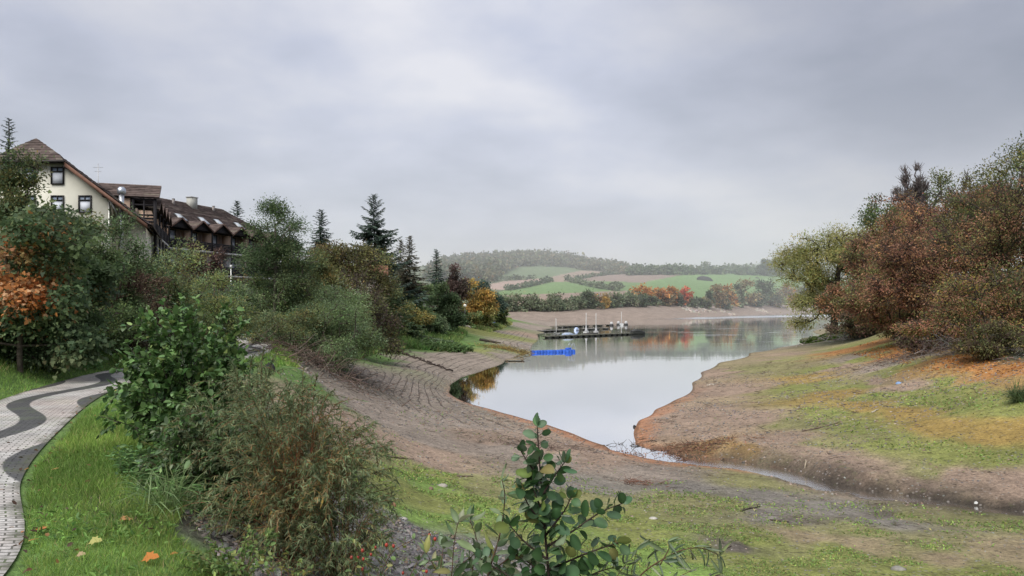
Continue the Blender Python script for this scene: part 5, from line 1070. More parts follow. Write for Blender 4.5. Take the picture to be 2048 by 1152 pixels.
fl = P(243, 440, 61.2); ft = P(243, 374, 61.2); k = 61.2/F
flue = empty('flue_pipe', (fl[0], fl[1], 10.5), 'shiny steel flue pipe with a wide cowl beside the cream gable', 'flue')
mb = MB(); hb = ft[2]-10.5; mb.lathe([(4.7*k, 0), (4.7*k, hb-16*k), (4.2*k, hb-16*k)], 16, (0, 0, 0), (.62, .64, .67)); 
for q in range(3): mb.lathe([(5.0*k, hb-16*k-.9*(q+1)), (5.0*k, hb-16*k-.9*(q+1)+.07)], 16, (0, 0, 0), (.5, .52, .55))
mb.build('pipe', M_METAL, flue, True)
mb = MB(); mb.lathe([(4.4*k, hb-17*k), (8.0*k, hb-12*k), (8.2*k, hb-5*k), (4.6*k, hb), (.5*k, hb+.01)], 16, (0, 0, 0), (.50, .53, .57)); mb.build('cowl', M_METAL, flue)
# ---- dark timber hotel in two wings that meet at an angle
ho = empty('hotel', (0, 0, 0), 'long dark timber hotel with brown tiled roof, gabled dormers and loggia balconies', 'hotel')
def bay(O, al, back, zt, nb, w, base, seedk):
    """nb bays along unit vector al from O; back = unit vector into the building; zt = valley height of the dormers"""
    up = np.array([0, 0, 1.]); ax = np.array([al, back, up]); rg = np.random.default_rng(seedk)
    for i in range(nb):
        o = O+al*(i*w); c = o+al*w/2; pk = zt+1.05
        dm = MB(); dm.slab([o-back*.02+up*zt, o+al*w-back*.02+up*zt, c-back*.02+up*pk], back*.1, TIMB)
        d_ = dm.build('dormer', M_WOOD, ho)
        r = MB(); dep = 2.6
        for s in (0, 1):
            e0 = (o if s == 0 else o+al*w)-back*.35+up*(zt-.02); r0 = c-back*.35+up*(pk+.06); e1 = (o if s == 0 else o+al*w)+back*.6+up*(zt+.08); r1 = c+back*dep+up*(pk+.10)
            roof_slope(r, *( (e1, e0, r1, r0) if s == 0 else (e0, e1, r0, r1)), 6, rg, seg=1.0)
            ed = r0-e0; r.slab([e0-up*.02, r0-up*.02, r0-up*.17, e0-up*.17], back*.06, (.13, .08, .065))
        r.build('dormer_roof', M_TILE, d_)
        for fl_, (zf, zc_) in enumerate(((zt-2.25, zt), (zt-4.95, zt-2.45))):
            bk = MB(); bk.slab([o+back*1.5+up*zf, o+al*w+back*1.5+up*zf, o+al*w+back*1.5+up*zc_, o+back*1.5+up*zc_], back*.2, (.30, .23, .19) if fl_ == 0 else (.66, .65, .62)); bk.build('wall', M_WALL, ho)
            bl = MB(); bl.box(o+al*w/2+back*.75+up*(zf-.12), (w, 1.6, .20), (.62, .61, .58), ax); bl.build('balcony', M_WALL, ho)
            rl = MB()
            for q in range(5): rl.box(o+al*w/2-back*.06+up*(zf+.10+q*.19), (w-.16, .04, .17), TIMB, ax)
            rl.build('railing', M_WOOD, ho)
            ps = MB(); ps.box(o+al*.06-back*.02+up*(zf+zc_)/2, (.14, .14, zc_-zf-.03), TIMB, ax); ps.build('post', M_WOOD, ho)
            pt = MB(); pt.slab([o+al*.20+back*.10+up*zf, o+al*.20+back*1.46+up*zf, o+al*.20+back*1.46+up*(zc_-.15), o+al*.20+back*.35+up*(zc_-.15), o+al*.20+back*.10+up*(zf+1.2)], al*.10, PEACH if fl_ == 0 else (.70, .69, .66)); pt.build('partition_panel', M_WALL, ho)
            window(ho, c+back*1.48+up*(zf+1.15), 1.9, 1.95, al, -back, False, pcol=(.42, .48, .56))
    return zt
al2 = unit(np.array([.293, .956, 0])); bk2 = np.array([-.956, .293, 0]); C2 = np.array([-37.1, 83.2, 0])
up = np.array([0, 0, 1.])
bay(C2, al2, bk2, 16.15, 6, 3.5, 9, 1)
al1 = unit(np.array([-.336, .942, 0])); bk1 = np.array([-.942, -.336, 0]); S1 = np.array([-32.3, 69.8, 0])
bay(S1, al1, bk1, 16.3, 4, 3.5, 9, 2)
mb = MB(); L2 = 21.0
for pts in ([C2+bk2*1.7, C2+al2*L2+bk2*1.7, C2+al2*L2+bk2*11, C2+bk2*11], [S1+bk1*1.7+al1*.05, S1+al1*14+bk1*1.7, S1+al1*14+bk1*9, S1+bk1*9+al1*.05]):
    mb.slab([p+up*7.5 for p in pts], up*8.4, (.62, .60, .52))
mb.build('wall', M_WALL, ho)
mb = MB(); rz = 20.1
e0, e1 = C2+bk2*.5+up*16.25, C2+al2*(L2+.4)+bk2*.5+up*16.25; r0, r1 = C2+bk2*5.6+up*rz-al2*2, C2+al2*(L2-5.0)+bk2*5.6+up*rz
b0, b1 = C2+bk2*10.8+up*16.25-al2*3, C2+al2*(L2+.4)+bk2*10.8+up*16.25
roof_slope(mb, e0, e1, r0, r1, 26, rng, TILE*1.15, .06, 1.5); roof_slope(mb, b1, b0, r1, r0, 20, rng); roof_slope(mb, e1, b1, r1, r1+bk2*.05, 22, rng, TILE*1.1)
t0, t1 = S1+bk1*.5+up*16.4+al1*.3, S1+al1*15+bk1*.5+up*16.4; q0, q1 = S1+bk1*4.5+up*18.75+al1*2.2, S1+al1*16+bk1*4.5+up*18.75
roof_slope(mb, t0, t1, q0, q1, 14, rng); roof_slope(mb, S1+al1*15+bk1*9+up*16.4, S1+bk1*9+up*16.4, q1, q0, 12, rng)
roof_slope(mb, S1+bk1*10.2+up*17.3-al1*.4, S1-bk1*.35+up*17.3-al1*.4, S1+bk1*10.2+up*18.65+al1*1.6, S1-bk1*.35+up*18.65+al1*1.6, 7, rng, TILE*1.1)
hr = mb.build('roof', M_TILE, ho)
mb = MB()   # end wall of the first wing: peach infill and dark timber
mb.slab([S1+bk1*2.1+up*14.6-al1*.05, S1+bk1*7.2+up*14.6-al1*.05, S1+bk1*7.2+up*17.15-al1*.05, S1+bk1*2.1+up*17.15-al1*.05], al1*.2, PEACH); mb.build('gable_panel', M_WALL, ho, )
mb = MB()
for q, (a_, b_) in enumerate([(0, .25), (.9, .12), (1.8, .2)]): mb.box(S1+bk1*(a_+.05)+up*14.6-al1*.10, (.14, b_, 5.2), TIMB, np.array([al1, bk1, up]))
for zz in (15.1, 15.4, 15.7, 16.6, 17.1): mb.box(S1+bk1*1.0+up*zz-al1*.12, (.05, 2.0, .16), TIMB, np.array([al1, bk1, up]))
mb.build('timber_screen', M_WOOD, ho)
for px_, py_ in ((361, 437), (407, 444), (438, 448), (478, 454)):
    # roof windows lie in the slope of the second wing
    d_ = np.linspace(70, 120, 3000); q = P(px_, py_, 1.0)-np.array([0, 0, CH]); X_ = np.array([0, 0, CH])+q*d_[:, None]; nn = unit(np.cross(e1-e0, r0-e0)); nn = nn if nn[2] > 0 else -nn
    i = np.abs((X_-e0) @ nn).argmin(); c = X_[i]; sv = unit(np.cross(nn, al2)); sv = sv if sv[2] > 0 else -sv
    mb = MB(); ax = np.array([al2, sv, nn]); mb.box(c+nn*.12, (1.0, 1.5, .14), (.20, .20, .20), ax); f_ = mb.build('skylight', M_METAL, ho)
    mb = MB(); mb.box(c+nn*.20, (.82, 1.3, .03), (.42, .46, .50), ax); mb.build('pane', M_GLASS, f_)
for px_, py_, w_s, h_s, cl in ((384, 413, 1.0, 1.5, (.42, .42, .38)), (347, 408, .25, .8, (.3, .27, .25)), (427, 422, .25, .8, (.3, .27, .25))):
    d_ = np.linspace(70, 120, 3000); q = P(px_, py_, 1.0)-np.array([0, 0, CH]); X_ = np.array([0, 0, CH])+q*d_[:, None]; i = np.abs((X_-e0) @ nn).argmin(); c = X_[i]
    mb = MB(); mb.box(c+up*(h_s*.2), (w_s, w_s*.8, h_s), cl, np.array([al2, bk2, up])); mb.box(c+up*(h_s*.7+.05), (w_s*1.15, w_s*.95, .08), (.3, .3, .28), np.array([al2, bk2, up])); mb.build('chimney' if w_s > .5 else 'vent', M_WALL, hr)
# pale render and a low wall showing between the trees below the hotel
mb = MB(); c = P(690, 566, 104); mb.slab([c+(-4, 0, -6), c+(5, 2, -6), c+(5, 2, 1.2), c+(-4, 0, 1.2)], (-1, 5, 0), (.62, .58, .52)); ch = empty('lakeside_house', (0, 0, 0), 'pale rendered house mostly hidden behind the olive brown oak', 'house'); mb.build('wall', M_WALL, ch)
mb = MB(); roof_slope(mb, c+(-4.6, -.4, 1.1), c+(5.6, 1.6, 1.1), c+(-5, 3, 2.6), c+(5.0, 5, 2.6), 9, rng, np.array((.20, .09, .06))); mb.build('roof', M_TILE, ch)
window(ch, c+(-.5, .65, -.4), 1.0, 1.2, unit(np.array([9, 2, 0.])), unit(np.array([2, -9, 0.])))
# ------------------------------------------------------------------ far shore, fields, hills
def fartree(label, name, px, d, top, w, pal, shape='bush', cat='tree', K=46, n=26, seed=None, **kw):
    return tree(name, label, cat, px, d, top, w, shape, pal, K=K, n=n, leaf=4.2*d/F, asp=.7, seed=seed or int(px), nsub=10, start=.15, sink=.4, sub=(.3, .5), **kw)
FG = [(.085, .10, .06, 3), (.10, .115, .07, 2), (.07, .085, .05, 2)]
FD = [(.05, .065, .04, 3), (.065, .08, .045, 2)]
FB = [(.13, .10, .055, 3), (.15, .11, .05, 2), (.10, .09, .05, 2)]
FO = [(.23, .105, .034, 3), (.25, .12, .037, 2), (.18, .10, .042, 1)]
FY = [(.24, .16, .05, 3), (.2, .15, .05, 1)]
FRD = [(.26, .062, .032, 3), (.22, .08, .038, 2)]
for a in [
 ('pale grey green willow at the left end of the far tree row', 'willow_tree', 1004, 432, 596, 44, FG), ('second pale willow from the left end of the far tree row', 'willow_tree', 1034, 440, 589, 52, FG), ('broad grey green tree in the far row with a fleck of orange above it', 'willow_tree', 1064, 448, 592, 54, FG),
 ('rounded grey green tree left of the middle of the far tree row', 'willow_tree', 1096, 456, 594, 48, FG), ('dull green tree just left of the dark pointed one in the far row', 'alder_tree', 1126, 464, 591, 46, FG), ('grey green tree beside the dark pointed one in the far row', 'alder_tree', 1150, 474, 596, 40, FG+FD),
 ('dark pointed tree standing above its neighbours in the far row', 'alder_tree', 1172, 484, 585, 42, FD, 'tall'), ('brownish orange tree right of the dark pointed one in the far row', 'cherry_tree', 1199, 500, 591, 34, FB+FO[:1]), ('slim golden tree standing in front of the far row', 'poplar_tree', 1211, 492, 599, 13, FY, 'tall'),
 ('dull green tree between the golden one and the big orange one', 'alder_tree', 1232, 506, 589, 34, FG+FD), ('grey green tree touching the left side of the big orange one', 'alder_tree', 1256, 514, 587, 36, FG), ('big round orange tree in the far row', 'maple_tree', 1282, 548, 576, 42, FO), ('dark green bush in front of the big round orange tree', 'alder_bush', 1280, 522, 590, 34, FD),
 ('orange tree right of the big round one in the far row', 'maple_tree', 1314, 556, 579, 38, FO+FB[:1]), ('orange brown tree left of the red tree in the far row', 'maple_tree', 1338, 566, 576, 34, FO+FB), ('dark green tree squeezed between orange and red trees', 'alder_tree', 1354, 572, 587, 24, FD), ('bright red tree in the far row', 'maple_tree', 1368, 590, 577, 27, FRD),
 ('dark narrow tree left of the big brown one in the far row', 'alder_tree', 1419, 620, 584, 15, FD, 'tall'), ('big brown tree after the low gap in the far row', 'oak_tree', 1433, 640, 573, 36, FB), ('orange green tree right of the big brown one in the far row', 'maple_tree', 1458, 672, 575, 26, FO[:1]+FB), ('dark green tree behind the orange green one in the far row', 'oak_tree', 1474, 700, 570, 30, FD+FG),
 ('tall brown oak in the right half of the far row', 'oak_tree', 1494, 730, 564, 48, FB), ('dark green oak right of the tall brown one', 'oak_tree', 1528, 770, 565, 42, FD), ('yellow green bush on the far shore left of the old willow', 'willow_bush', 1553, 800, 591, 30, YG), ('brown orange tree behind the old willow', 'oak_tree', 1572, 850, 572, 38, FB+FO[:1]), ('dull green tree at the right end of the far row', 'oak_tree', 1606, 910, 572, 46, FG+FB), ('brown tree at the far right end of the far row', 'oak_tree', 1650, 1000, 574, 50, FB)]:
    fartree(*a)
for i, (px_, d_, top, w_s, pal, lb) in enumerate([(1018, 436, 603, 34, FD, 'low dark bush between the two pale willows of the far row'), (1080, 450, 603, 36, FG, 'low bush under the broad grey green far tree'), (1112, 460, 604, 34, FD, 'low dark bush left of the dull green far tree'), (1188, 486, 602, 34, FD, 'low bush at the foot of the dark pointed far tree'), (1222, 500, 604, 30, FD, 'low bush just right of the slim golden tree'), (1300, 540, 594, 30, FD, 'low bush between the two orange far trees'), (1330, 556, 595, 28, FD+FB, 'low bush below the orange brown far tree'), (1378, 588, 597, 26, FD, 'low bush right below the red tree'), (1396, 600, 598, 26, FD, 'left bush in the low gap of the far row'), (1410, 610, 599, 22, FD+FB, 'right bush in the low gap of the far row'), (1446, 650, 592, 26, FD, 'low bush at the foot of the big brown far tree'), (1512, 745, 588, 30, FD, 'low bush between the two far oaks'), (1545, 790, 590, 30, FD+FB, 'low bush right of the dark green far oak')]):
    fartree(lb, 'shore_bush', px_, d_, top, w_s, pal, 'mound', 'bush', K=34, n=24, seed=300+i)
def hedge(label, line, H, pal, seed, wd=2.5):
    rg = np.random.default_rng(seed); pts = np.array([hit(*p, dmin=430) for p in line]); l = spline(pts, 5.0); o = l[0].copy()
    c = l[rg.integers(0, len(l), len(l)*3)]+rg.normal(0, wd*.5, (len(l)*3, 3))*np.array([1, 1, 0]); c[:, 2] = ground(c[:, 0], c[:, 1])+H*rg.uniform(.15, .8, len(c))*(.5+fbm(c[:, 0]*.03, c[:, 1]*.03, seed))
    root = empty('field_hedge', o, label, 'hedge'); link('foliage', leaf_mesh(rg, c-o, 12, 1.2, 2.4, 1.8, pal, name='foliage'), M_TREE, root)
    k = np.arange(0, len(l), 2); mb = MB(); g = l[k]-o; V, Fq = tubes(g-(0, 0, .3), g+np.array([0, 0, H*.6]), np.full(len(k), .12), np.full(len(k), .05), 4); mb.add(V, Fq, (.08, .06, .05)); mb.build('branch_frame', M_BARK, root)
hedge('thin hedge climbing along the left end of the bright green field', [(1012, 581), (1048, 575), (1083, 567), (1106, 563)], 4, FD, 401)
hedge('hedge running down right of the bright green middle field', [(1134, 562), (1162, 569), (1193, 576), (1238, 582)], 6, FD+FG, 402)
hedge('thin upper hedge between the two brown fields', [(1150, 560), (1176, 555), (1206, 551), (1236, 549)], 3, FD, 403)
hedge('dark scrub line along the wood edge above the pinkish field', [(992, 561), (1036, 560), (1064, 558)], 5, FD, 404, 6)
fartree('dark tree standing alone in the hedge of the middle field', 'field_tree', 1231, 800, 568, 22, FD, 'bush')
fartree('small tree at the top end of the pinkish brown field', 'field_tree', 1095, 905, 557, 14, FD, 'bush')
fartree('left of the two round trees standing on the hill crest near the old willow', 'field_tree', 1530, 1150, 523, 22, FD, 'bush'); fartree('right of the two round trees standing on the hill crest near the old willow', 'field_tree', 1552, 1170, 521, 24, FD, 'bush')
def woods(name, label, region, n, H, pal, seed, d0, d1, rad=4.5, px_rng=None):
    rg = np.random.default_rng(seed); X_ = rg.uniform(*px_rng, n*12); D_ = rg.uniform(d0, d1, n*12); x = (X_-CX)/F*D_; z = ground(x, D_); a, b = project(x, D_, z); m = inpoly(a, b, region); x, y, z = x[m][:n], D_[m][:n], z[m][:n]
    h = H*np.exp(rg.normal(0, .28, len(x))); k = 6; idx = np.repeat(np.arange(len(x)), k); c = np.stack([x[idx]+rg.normal(0, rad*.55, len(idx))*(h[idx]/H), y[idx]+rg.normal(0, rad*.55, len(idx)), z[idx]+h[idx]*rg.uniform(.25, .95, len(idx))], -1)
    V, Fq = tubes(np.stack([x, y, z-.5], -1), np.stack([x, y, z+h*.6], -1), np.full(len(x), .4), np.full(len(x), .2), 4)
    o = link(name, leaf_mesh(rg, c, 9, 2.0, 4.2, 3.4, pal, name=name), M_TREE); link('trunks' if False else 'forest_trunk', mesh_data('forest_trunk', V, [Fq], np.tile([.08, .07, .06], (len(V), 1))), M_BARK, o)
    return tag(o, label, 'wood', kind='stuff')
WP = [(.055, .065, .04, 3), (.075, .08, .045, 2), (.10, .085, .05, 1.4)]
woods('forest', 'hazy wood covering the ridge of the far hill', [(840, 600), (860, 545), (905, 528), (950, 516), (1060, 512), (1120, 518), (1180, 528), (1235, 540), (1270, 546), (1240, 549), (1200, 543), (1160, 540), (1135, 535), (1080, 532), (1040, 533), (1005, 548), (992, 556), (965, 572), (940, 600)], 1500, 10, WP, 410, 850, 1560, 4.5, (840, 1280))
woods('crest_wood', 'dark line of trees along the crest of the right far hill', [(1255, 552), (1270, 544), (1400, 543), (1600, 542), (1700, 540), (1700, 556), (1600, 553), (1480, 550.5), (1400, 549.5), (1300, 551)], 300, 8.5, FD, 411, 1020, 1420, 4.0, (1255, 1700))
# silage clamp and two dark heaps in the right field
def mound(label, px_, py_, w, h, col, seed):
    g = hit(px_, py_, 430); rg = np.random.default_rng(seed); mb = MB(); nx, ny = 28, 14; W2 = w/F*g[1]/2; H2 = h/F*g[1]
    u = np.linspace(-1, 1, nx); v = np.linspace(-1, 1, ny); U, V_ = np.meshgrid(u, v); q = np.clip(1-np.abs(U+.1)**2.6-V_**2, 0, 1)**.6; q *= 1+.10*(vnoise(U*4, V_*4, seed)-.5)
    x = g[0]+U*W2; y = g[1]+V_*W2*.5; z = ground(x.ravel(), y.ravel()).reshape(x.shape)-.4+q*H2
    i = np.arange(ny-1)[:, None]*nx; j = np.arange(nx-1)[None]; mb.add(np.stack([x, y, z], -1).reshape(-1, 3), np.stack([i+j, i+j+1, i+nx+j+1, i+nx+j], -1).reshape(-1, 4), col); o = mb.build('earth_mound', M_STONE, None, True); tag(o, label, 'mound')
mound('dark covered heap on the bright green field below the crest', 1411, 561, 34, 9, (.035, .035, .035), 3)
mound('small dark heap right of the covered heap on the green field', 1515, 557, 10, 3, (.05, .055, .04), 4)
# distant radio mast on the wooded hill
g = hit(941, 527, 900); mb = MB(); hh = 20/F*g[1]; q = empty('radio_mast', (g[0], g[1], g[2]-1), 'thin radio mast rising from the wooded ridge', 'mast'); mb.tube([(0, 0, 0), (0, 0, hh+6)], [.9, .5], 6, (.35, .36, .38)); mb.build('pole', M_METAL, q)
mb = MB(); mb.box((0, 0, hh*.8+6), (1.6, 1.6, 2.2), (.5, .5, .5)); mb.build('antenna', M_METAL, q)
# pale stones along the far beach
rg = np.random.default_rng(420)
x, y, _z = [], [], []
for a, b, n_, s_ in [(1384, 622, 40, 10), (1402, 618, 50, 12), (1445, 622, 60, 14), (1370, 616, 20, 8), (1520, 621, 50, 12), (1546, 609, 30, 10), (1590, 620, 40, 14), (1420, 613, 25, 10)]:
    h_ = hit(a, b, 400); x.append(h_[0]+rg.normal(0, s_*.35, n_)); y.append(h_[1]+rg.normal(0, 9, n_))
x = np.concatenate(x); y = np.concatenate(y)
flakes('beach_stones', x, y, rg.uniform(.5, 1.5, len(x)), [(.40, .36, .31, 3), (.33, .29, .25, 2)], 'pale stones lying along the far beach', th=.3, seed=9)
# valley haze
mh, nt, N, L = new_mat('haze'); out = N('ShaderNodeOutputMaterial'); vs_ = N('ShaderNodeVolumeScatter'); vs_.inputs['Color'].default_value = (.95, .97, 1, 1); vs_.inputs['Density'].default_value = .00052; vs_.inputs['Anisotropy'].default_value = .1; L(vs_.outputs[0], out.inputs['Volume'])
mb = MB(); mb.box((0, 3400, 90), (9000, 6000, 260)); o = mb.build('haze', mh); tag(o, kind='structure')
# ------------------------------------------------------------------ jetties, boats, small things on the water and shore
def wl(px, py): return Pz(px, py, 0.0)
BLUE = (.028, .11, .50)
# modular blue pontoon: a single row of float cubes and a wider end platform
a, b = wl(1062, 706), wl(1124, 704.5); ax = unit(b-a); nrm_ = np.array([-ax[1], ax[0], 0]); AX = np.array([ax, nrm_, [0, 0, 1.]])
po = empty('pontoon', a, 'bright blue float block pontoon ending in a wider platform on the water', 'pontoon'); cs = np.linalg.norm(b-a)/10
def cube(c, s, parent, name='float_block'):
    mb = MB(); h = .46; k = s*.47; q = .09*s
    ring = [(-k+q, -k), (k-q, -k), (k, -k+q), (k, k-q), (k-q, k), (-k+q, k), (-k, k-q), (-k, -k+q)]
    lv = [(.80, -.16), (1, -.08), (1, h-.14), (.86, h-.06)]; V = []
    for f_, z_ in lv: V += [(x*f_*ax+y*f_*nrm_+np.array([0, 0, z_])) for x, y in ring]
    V = np.array(V)+c; n = 8; F_ = np.array([[l*n+i, l*n+(i+1) % n, (l+1)*n+(i+1) % n, (l+1)*n+i] for l in range(3) for i in range(n)])
    mb.add(V, [F_, np.arange(24, 32)[None]], np.array(BLUE)*rng.uniform(.85, 1.15)); mb.box(c+np.array([0, 0, h-.05]), (s*.18, s*.18, .05), (.02, .08, .38), AX); mb.build(name, M_PLASTIC, parent)
for i in range(10): cube(ax*(i+.5)*cs, cs, po)
for i in range(4):
    for j in range(0, 3):
        cube(ax*(10.5+i)*cs+nrm_*(j-.5)*cs*1.0, cs, po)
mb = MB(); e_ = ax*14.3*cs
for s in (-.9, .7): 
    t = np.linspace(0, math.pi, 9); mb.tube(np.array([e_-ax*cs*1.2+nrm_*s*cs*1.4+ax*math.cos(k)*.35+np.array([0, 0, .42+1.0*math.sin(k)]) for k in t]), .03, 6, (.55, .62, .75))
mb.build('ladder_rail', M_METAL, po, True)
rp_ = MB(); rp_.box(ax*12.6*cs+nrm_*cs*.9+np.array([0, 0, .56]), (cs*2.0, cs*.45, .24), np.array(BLUE)*1.2, AX); rp_.build('bow_fender', M_PLASTIC, po)
gw = empty('gangway', wl(1062, 706), 'wooden gangway plank leading from the weed to the blue pontoon', 'gangway'); mb = MB(); p0, p1 = P(1040, 700, 122)-np.array(gw.location), np.array([0, 0, .35]); p0[2] = .75
mb.slab([p0+nrm_*.35, p1+nrm_*.35, p1-nrm_*.35, p0-nrm_*.35], (0, 0, .10), (.36, .33, .28)); mb.build('deck', M_WOOD, gw); mb = MB(); mb.tube([p0+nrm_*.38+(0, 0, .9), p1+nrm_*.38+(0, 0, .8)], .03, 5, (.4, .4, .4)); mb.tube([p1+nrm_*.38, p1+nrm_*.38+(0, 0, .8)], .03, 5, (.4, .4, .4)); mb.build('handrail', M_METAL, gw)
def jetty(label, pa, pb, n, seed, wdt=1.6, gap=.18, dk=(.17, .16, .13), fl_=(.025, .03, .025)):
    A, B = wl(*pa), wl(*pb); ax_ = unit(B-A); nr_ = np.array([-ax_[1], ax_[0], 0]); Ln = np.linalg.norm(B-A); rg = np.random.default_rng(seed); s = Ln/n; AX_ = np.array([ax_, nr_, [0, 0, 1.]])
    root = empty('jetty', A, label, 'jetty')
    for i in range(n):
        if rg.random() < gap and 0 < i < n-1: continue
        c = ax_*(i+.5)*s; mb = MB(); mb.box(c+(0, 0, .42), (s*.96, wdt, .10), np.array(dk)*rg.uniform(.8, 1.2), AX_)
        for q in (-1, 1): mb.box(c+nr_*q*wdt*.48+np.array([0, 0, .33]), (s*.97, .08, .16), np.array(dk)*.5, AX_)
        d_ = mb.build('deck', M_WOOD, root)
        f = MB(); f.box(c+(0, 0, .12), (s*.45*rg.uniform(.8, 1.3), wdt*.9, .42), np.array(fl_)*rg.uniform(.7, 1.6), AX_); f.build('float', M_PLASTIC, d_)
        if rg.random() < .55:
            m = MB(); m.tube([c+nr_*wdt*.6+(0, 0, .0), c+nr_*wdt*.6+np.array([0, 0, rg.uniform(.7, 1.5)])], .07, 6, (.30, .29, .26)); m.build('mooring_post', M_WOOD, d_)
    return root, A, ax_, nr_, Ln
jetty('nearer floating jetty with dark floats and two white sailing dinghies', (1090, 676), (1262, 669), 15, 1, gap=.28, dk=(.13, .13, .10))
jetty('middle floating jetty with grey decks behind the dinghies', (1078, 664), (1216, 658), 13, 2, gap=.22, dk=(.24, .23, .21))
jetty('farthest low jetty pieces close to the spit', (1117, 655), (1222, 651), 11, 3, gap=.35)
def hullgeo(L_, B_, H_, col, deck):
    n = 12; mb = MB(); t = np.linspace(0, 1, n); hb = B_/2*np.sqrt(np.clip(1-((t-.35)/.66)**2, 0, 1))*np.where(t < .35, .75+.25*t/.35, 1); sh = H_*(.85+.25*t**2); V = []
    for i in range(n):
        x = (t[i]-.45)*L_
        V += [(x, -hb[i], sh[i]), (x, -hb[i]*.8, .12*H_), (x, 0, -.15*H_*(1-t[i]**3)), (x, hb[i]*.8, .12*H_), (x, hb[i], sh[i])]
    F_ = [[i*5+j, i*5+j+1, (i+1)*5+j+1, (i+1)*5+j] for i in range(n-1) for j in range(4)]; mb.add(V, np.array(F_), col); mb.add(V, np.array([[0, 1, 2, 3, 4]]), col)
    dk = MB(); D_ = []
    for i in range(n): D_ += [((t[i]-.45)*L_, -hb[i]*.93, sh[i]-.05*H_), ((t[i]-.45)*L_, 0, sh[i]+.04*H_), ((t[i]-.45)*L_, hb[i]*.93, sh[i]-.05*H_)]
    dk.add(D_, np.array([[i*3+j, i*3+j+1, (i+1)*3+j+1, (i+1)*3+j] for i in range(n-1) for j in range(2)]), deck); return mb, dk
def boat(name, label, px, py, L_, B_, H_, col, deck, rz, mast=None, cover=None, lean=0.0, cat='boat'):
    p = wl(px, py); root = empty(name, p, label, cat, None, rz); h, d_ = hullgeo(L_, B_, H_, col, deck); h.build('hull', M_PLASTIC, root, True); d_.build('deck', M_PLASTIC, root)
    if cover and mast:
        mb = MB(); mb.lathe([(.50, H_*.75), (.42, H_*1.15), (.16, 1.7), (.10, 2.3)], 10, (.08*L_, 0, 0), cover); mb.build('sail_cover', M_PLASTIC, root, True)
    elif cover:
        mb = MB(); mb.tube([(-.38*L_, 0, H_*.95), (-.2*L_, 0, H_*1.15), (.12*L_, 0, H_*1.25), (.45*L_, 0, H_*1.1)], [B_*.2, B_*.33, B_*.3, .05], 8, cover); mb.build('tarpaulin', M_PLASTIC, root, True)
    if mast:
        m = MB(); k = px*0+np.linalg.norm(p)/F; hgt = (py-mast)*k; m.tube([(.08*L_, 0, H_*.7), (.08*L_+lean*hgt, 0, hgt)], [.10, .07], 8, (.58, .58, .56)); ms_ = m.build('mast', M_PLASTIC, root)
        w = MB(); w.tube([(.08*L_+lean*hgt*.95, 0, hgt*.95), (.52*L_, 0, H_*1.05)], .018, 4, (.3, .3, .3)); w.tube([(.08*L_+lean*hgt*.95, 0, hgt*.95), (-.42*L_, 0, H_*.95)], .018, 4, (.3, .3, .3)); w.build('stay', M_METAL, ms_)
        bm = MB(); bm.tube([(.06*L_, 0, H_*1.5), (-.36*L_, 0, H_*1.45)], .06, 6, (.6, .6, .58)); bm.build('boom', M_PLASTIC, root)
    return root
boat('sailing_dinghy', 'white sailing dinghy with the thickest mast at the nearer jetty', 1172, 668.5, 4.6, 1.5, .75, (.46, .46, .44), (.4, .4, .38), 1.35, 626, (.45, .455, .46))
boat('sailing_dinghy', 'white sailing dinghy with a thin mast right of the thick masted one', 1192, 668, 4.6, 1.4, .7, (.46, .46, .44), (.4, .4, .38), 1.45, 627, (.45, .455, .46))
boat('sailing_dinghy', 'dark hulled dinghy with a leaning mast at the shore end of the nearer jetty', 1112, 673, 4.6, 1.6, .7, (.07, .07, .06), (.2, .2, .18), 1.2, 637, None, -.10)
boat('sailing_dinghy', 'small pale dinghy with a tall thin mast lying alone behind the jetties', 1243, 651, 5.0, 1.8, .7, (.45, .46, .45), (.5, .5, .5), 1.5, 624)
boat('motor_boat', 'dark motor boat moored at the outer end of the nearer jetty', 1273, 668.5, 4.2, 1.5, .7, (.025, .028, .025), (.05, .05, .05), .15, None, (.03, .032, .03))
boat('rowing_boat', 'light blue covered boat between the jetties', 1153, 661, 3.4, 1.2, .5, (.50, .58, .75), (.5, .55, .7), 1.2, None, (.48, .58, .80))
boat('rowing_boat', 'low boat under a pale blue tarpaulin at the nearer jetty', 1136, 673, 4.0, 1.3, .45, (.35, .38, .42), (.4, .45, .55), .25, None, (.36, .43, .55))
boat('rowing_boat', 'dark open boat between the two white sailing dinghies', 1181, 670, 4.0, 1.5, .6, (.06, .055, .05), (.15, .13, .11), .4)
boat('rowing_boat', 'small blue boat pulled up on the bank under the last bushes', 976, 649, 3.6, 1.5, .7, (.03, .09, .35), (.05, .12, .4), .4).location = hit(976, 651, 60)
for lb, a, b in [('black and white buoy left of the lone pale dinghy', 1237, 650), ('black and white buoy right of the lone pale dinghy', 1252, 650), ('black and white buoy at the end of the farthest jetty', 1223, 651.5)]:
    bu = empty('buoy', wl(a, b), lb, 'buoy', 'buoys around the lone dinghy'); mb = MB(); mb.lathe([(.02, -.5), (.75, -.35), (.85, .35), (.6, .6)], 12, (0, 0, 0), (.03, .03, .03)); mb.build('float', M_PLASTIC, bu, True); mb = MB(); mb.lathe([(.58, .6), (.55, 1.25), (.3, 1.5), (.02, 1.55)], 12, (0, 0, 0), (.45, .45, .44)); mb.build('cap', M_PLASTIC, bu, True)
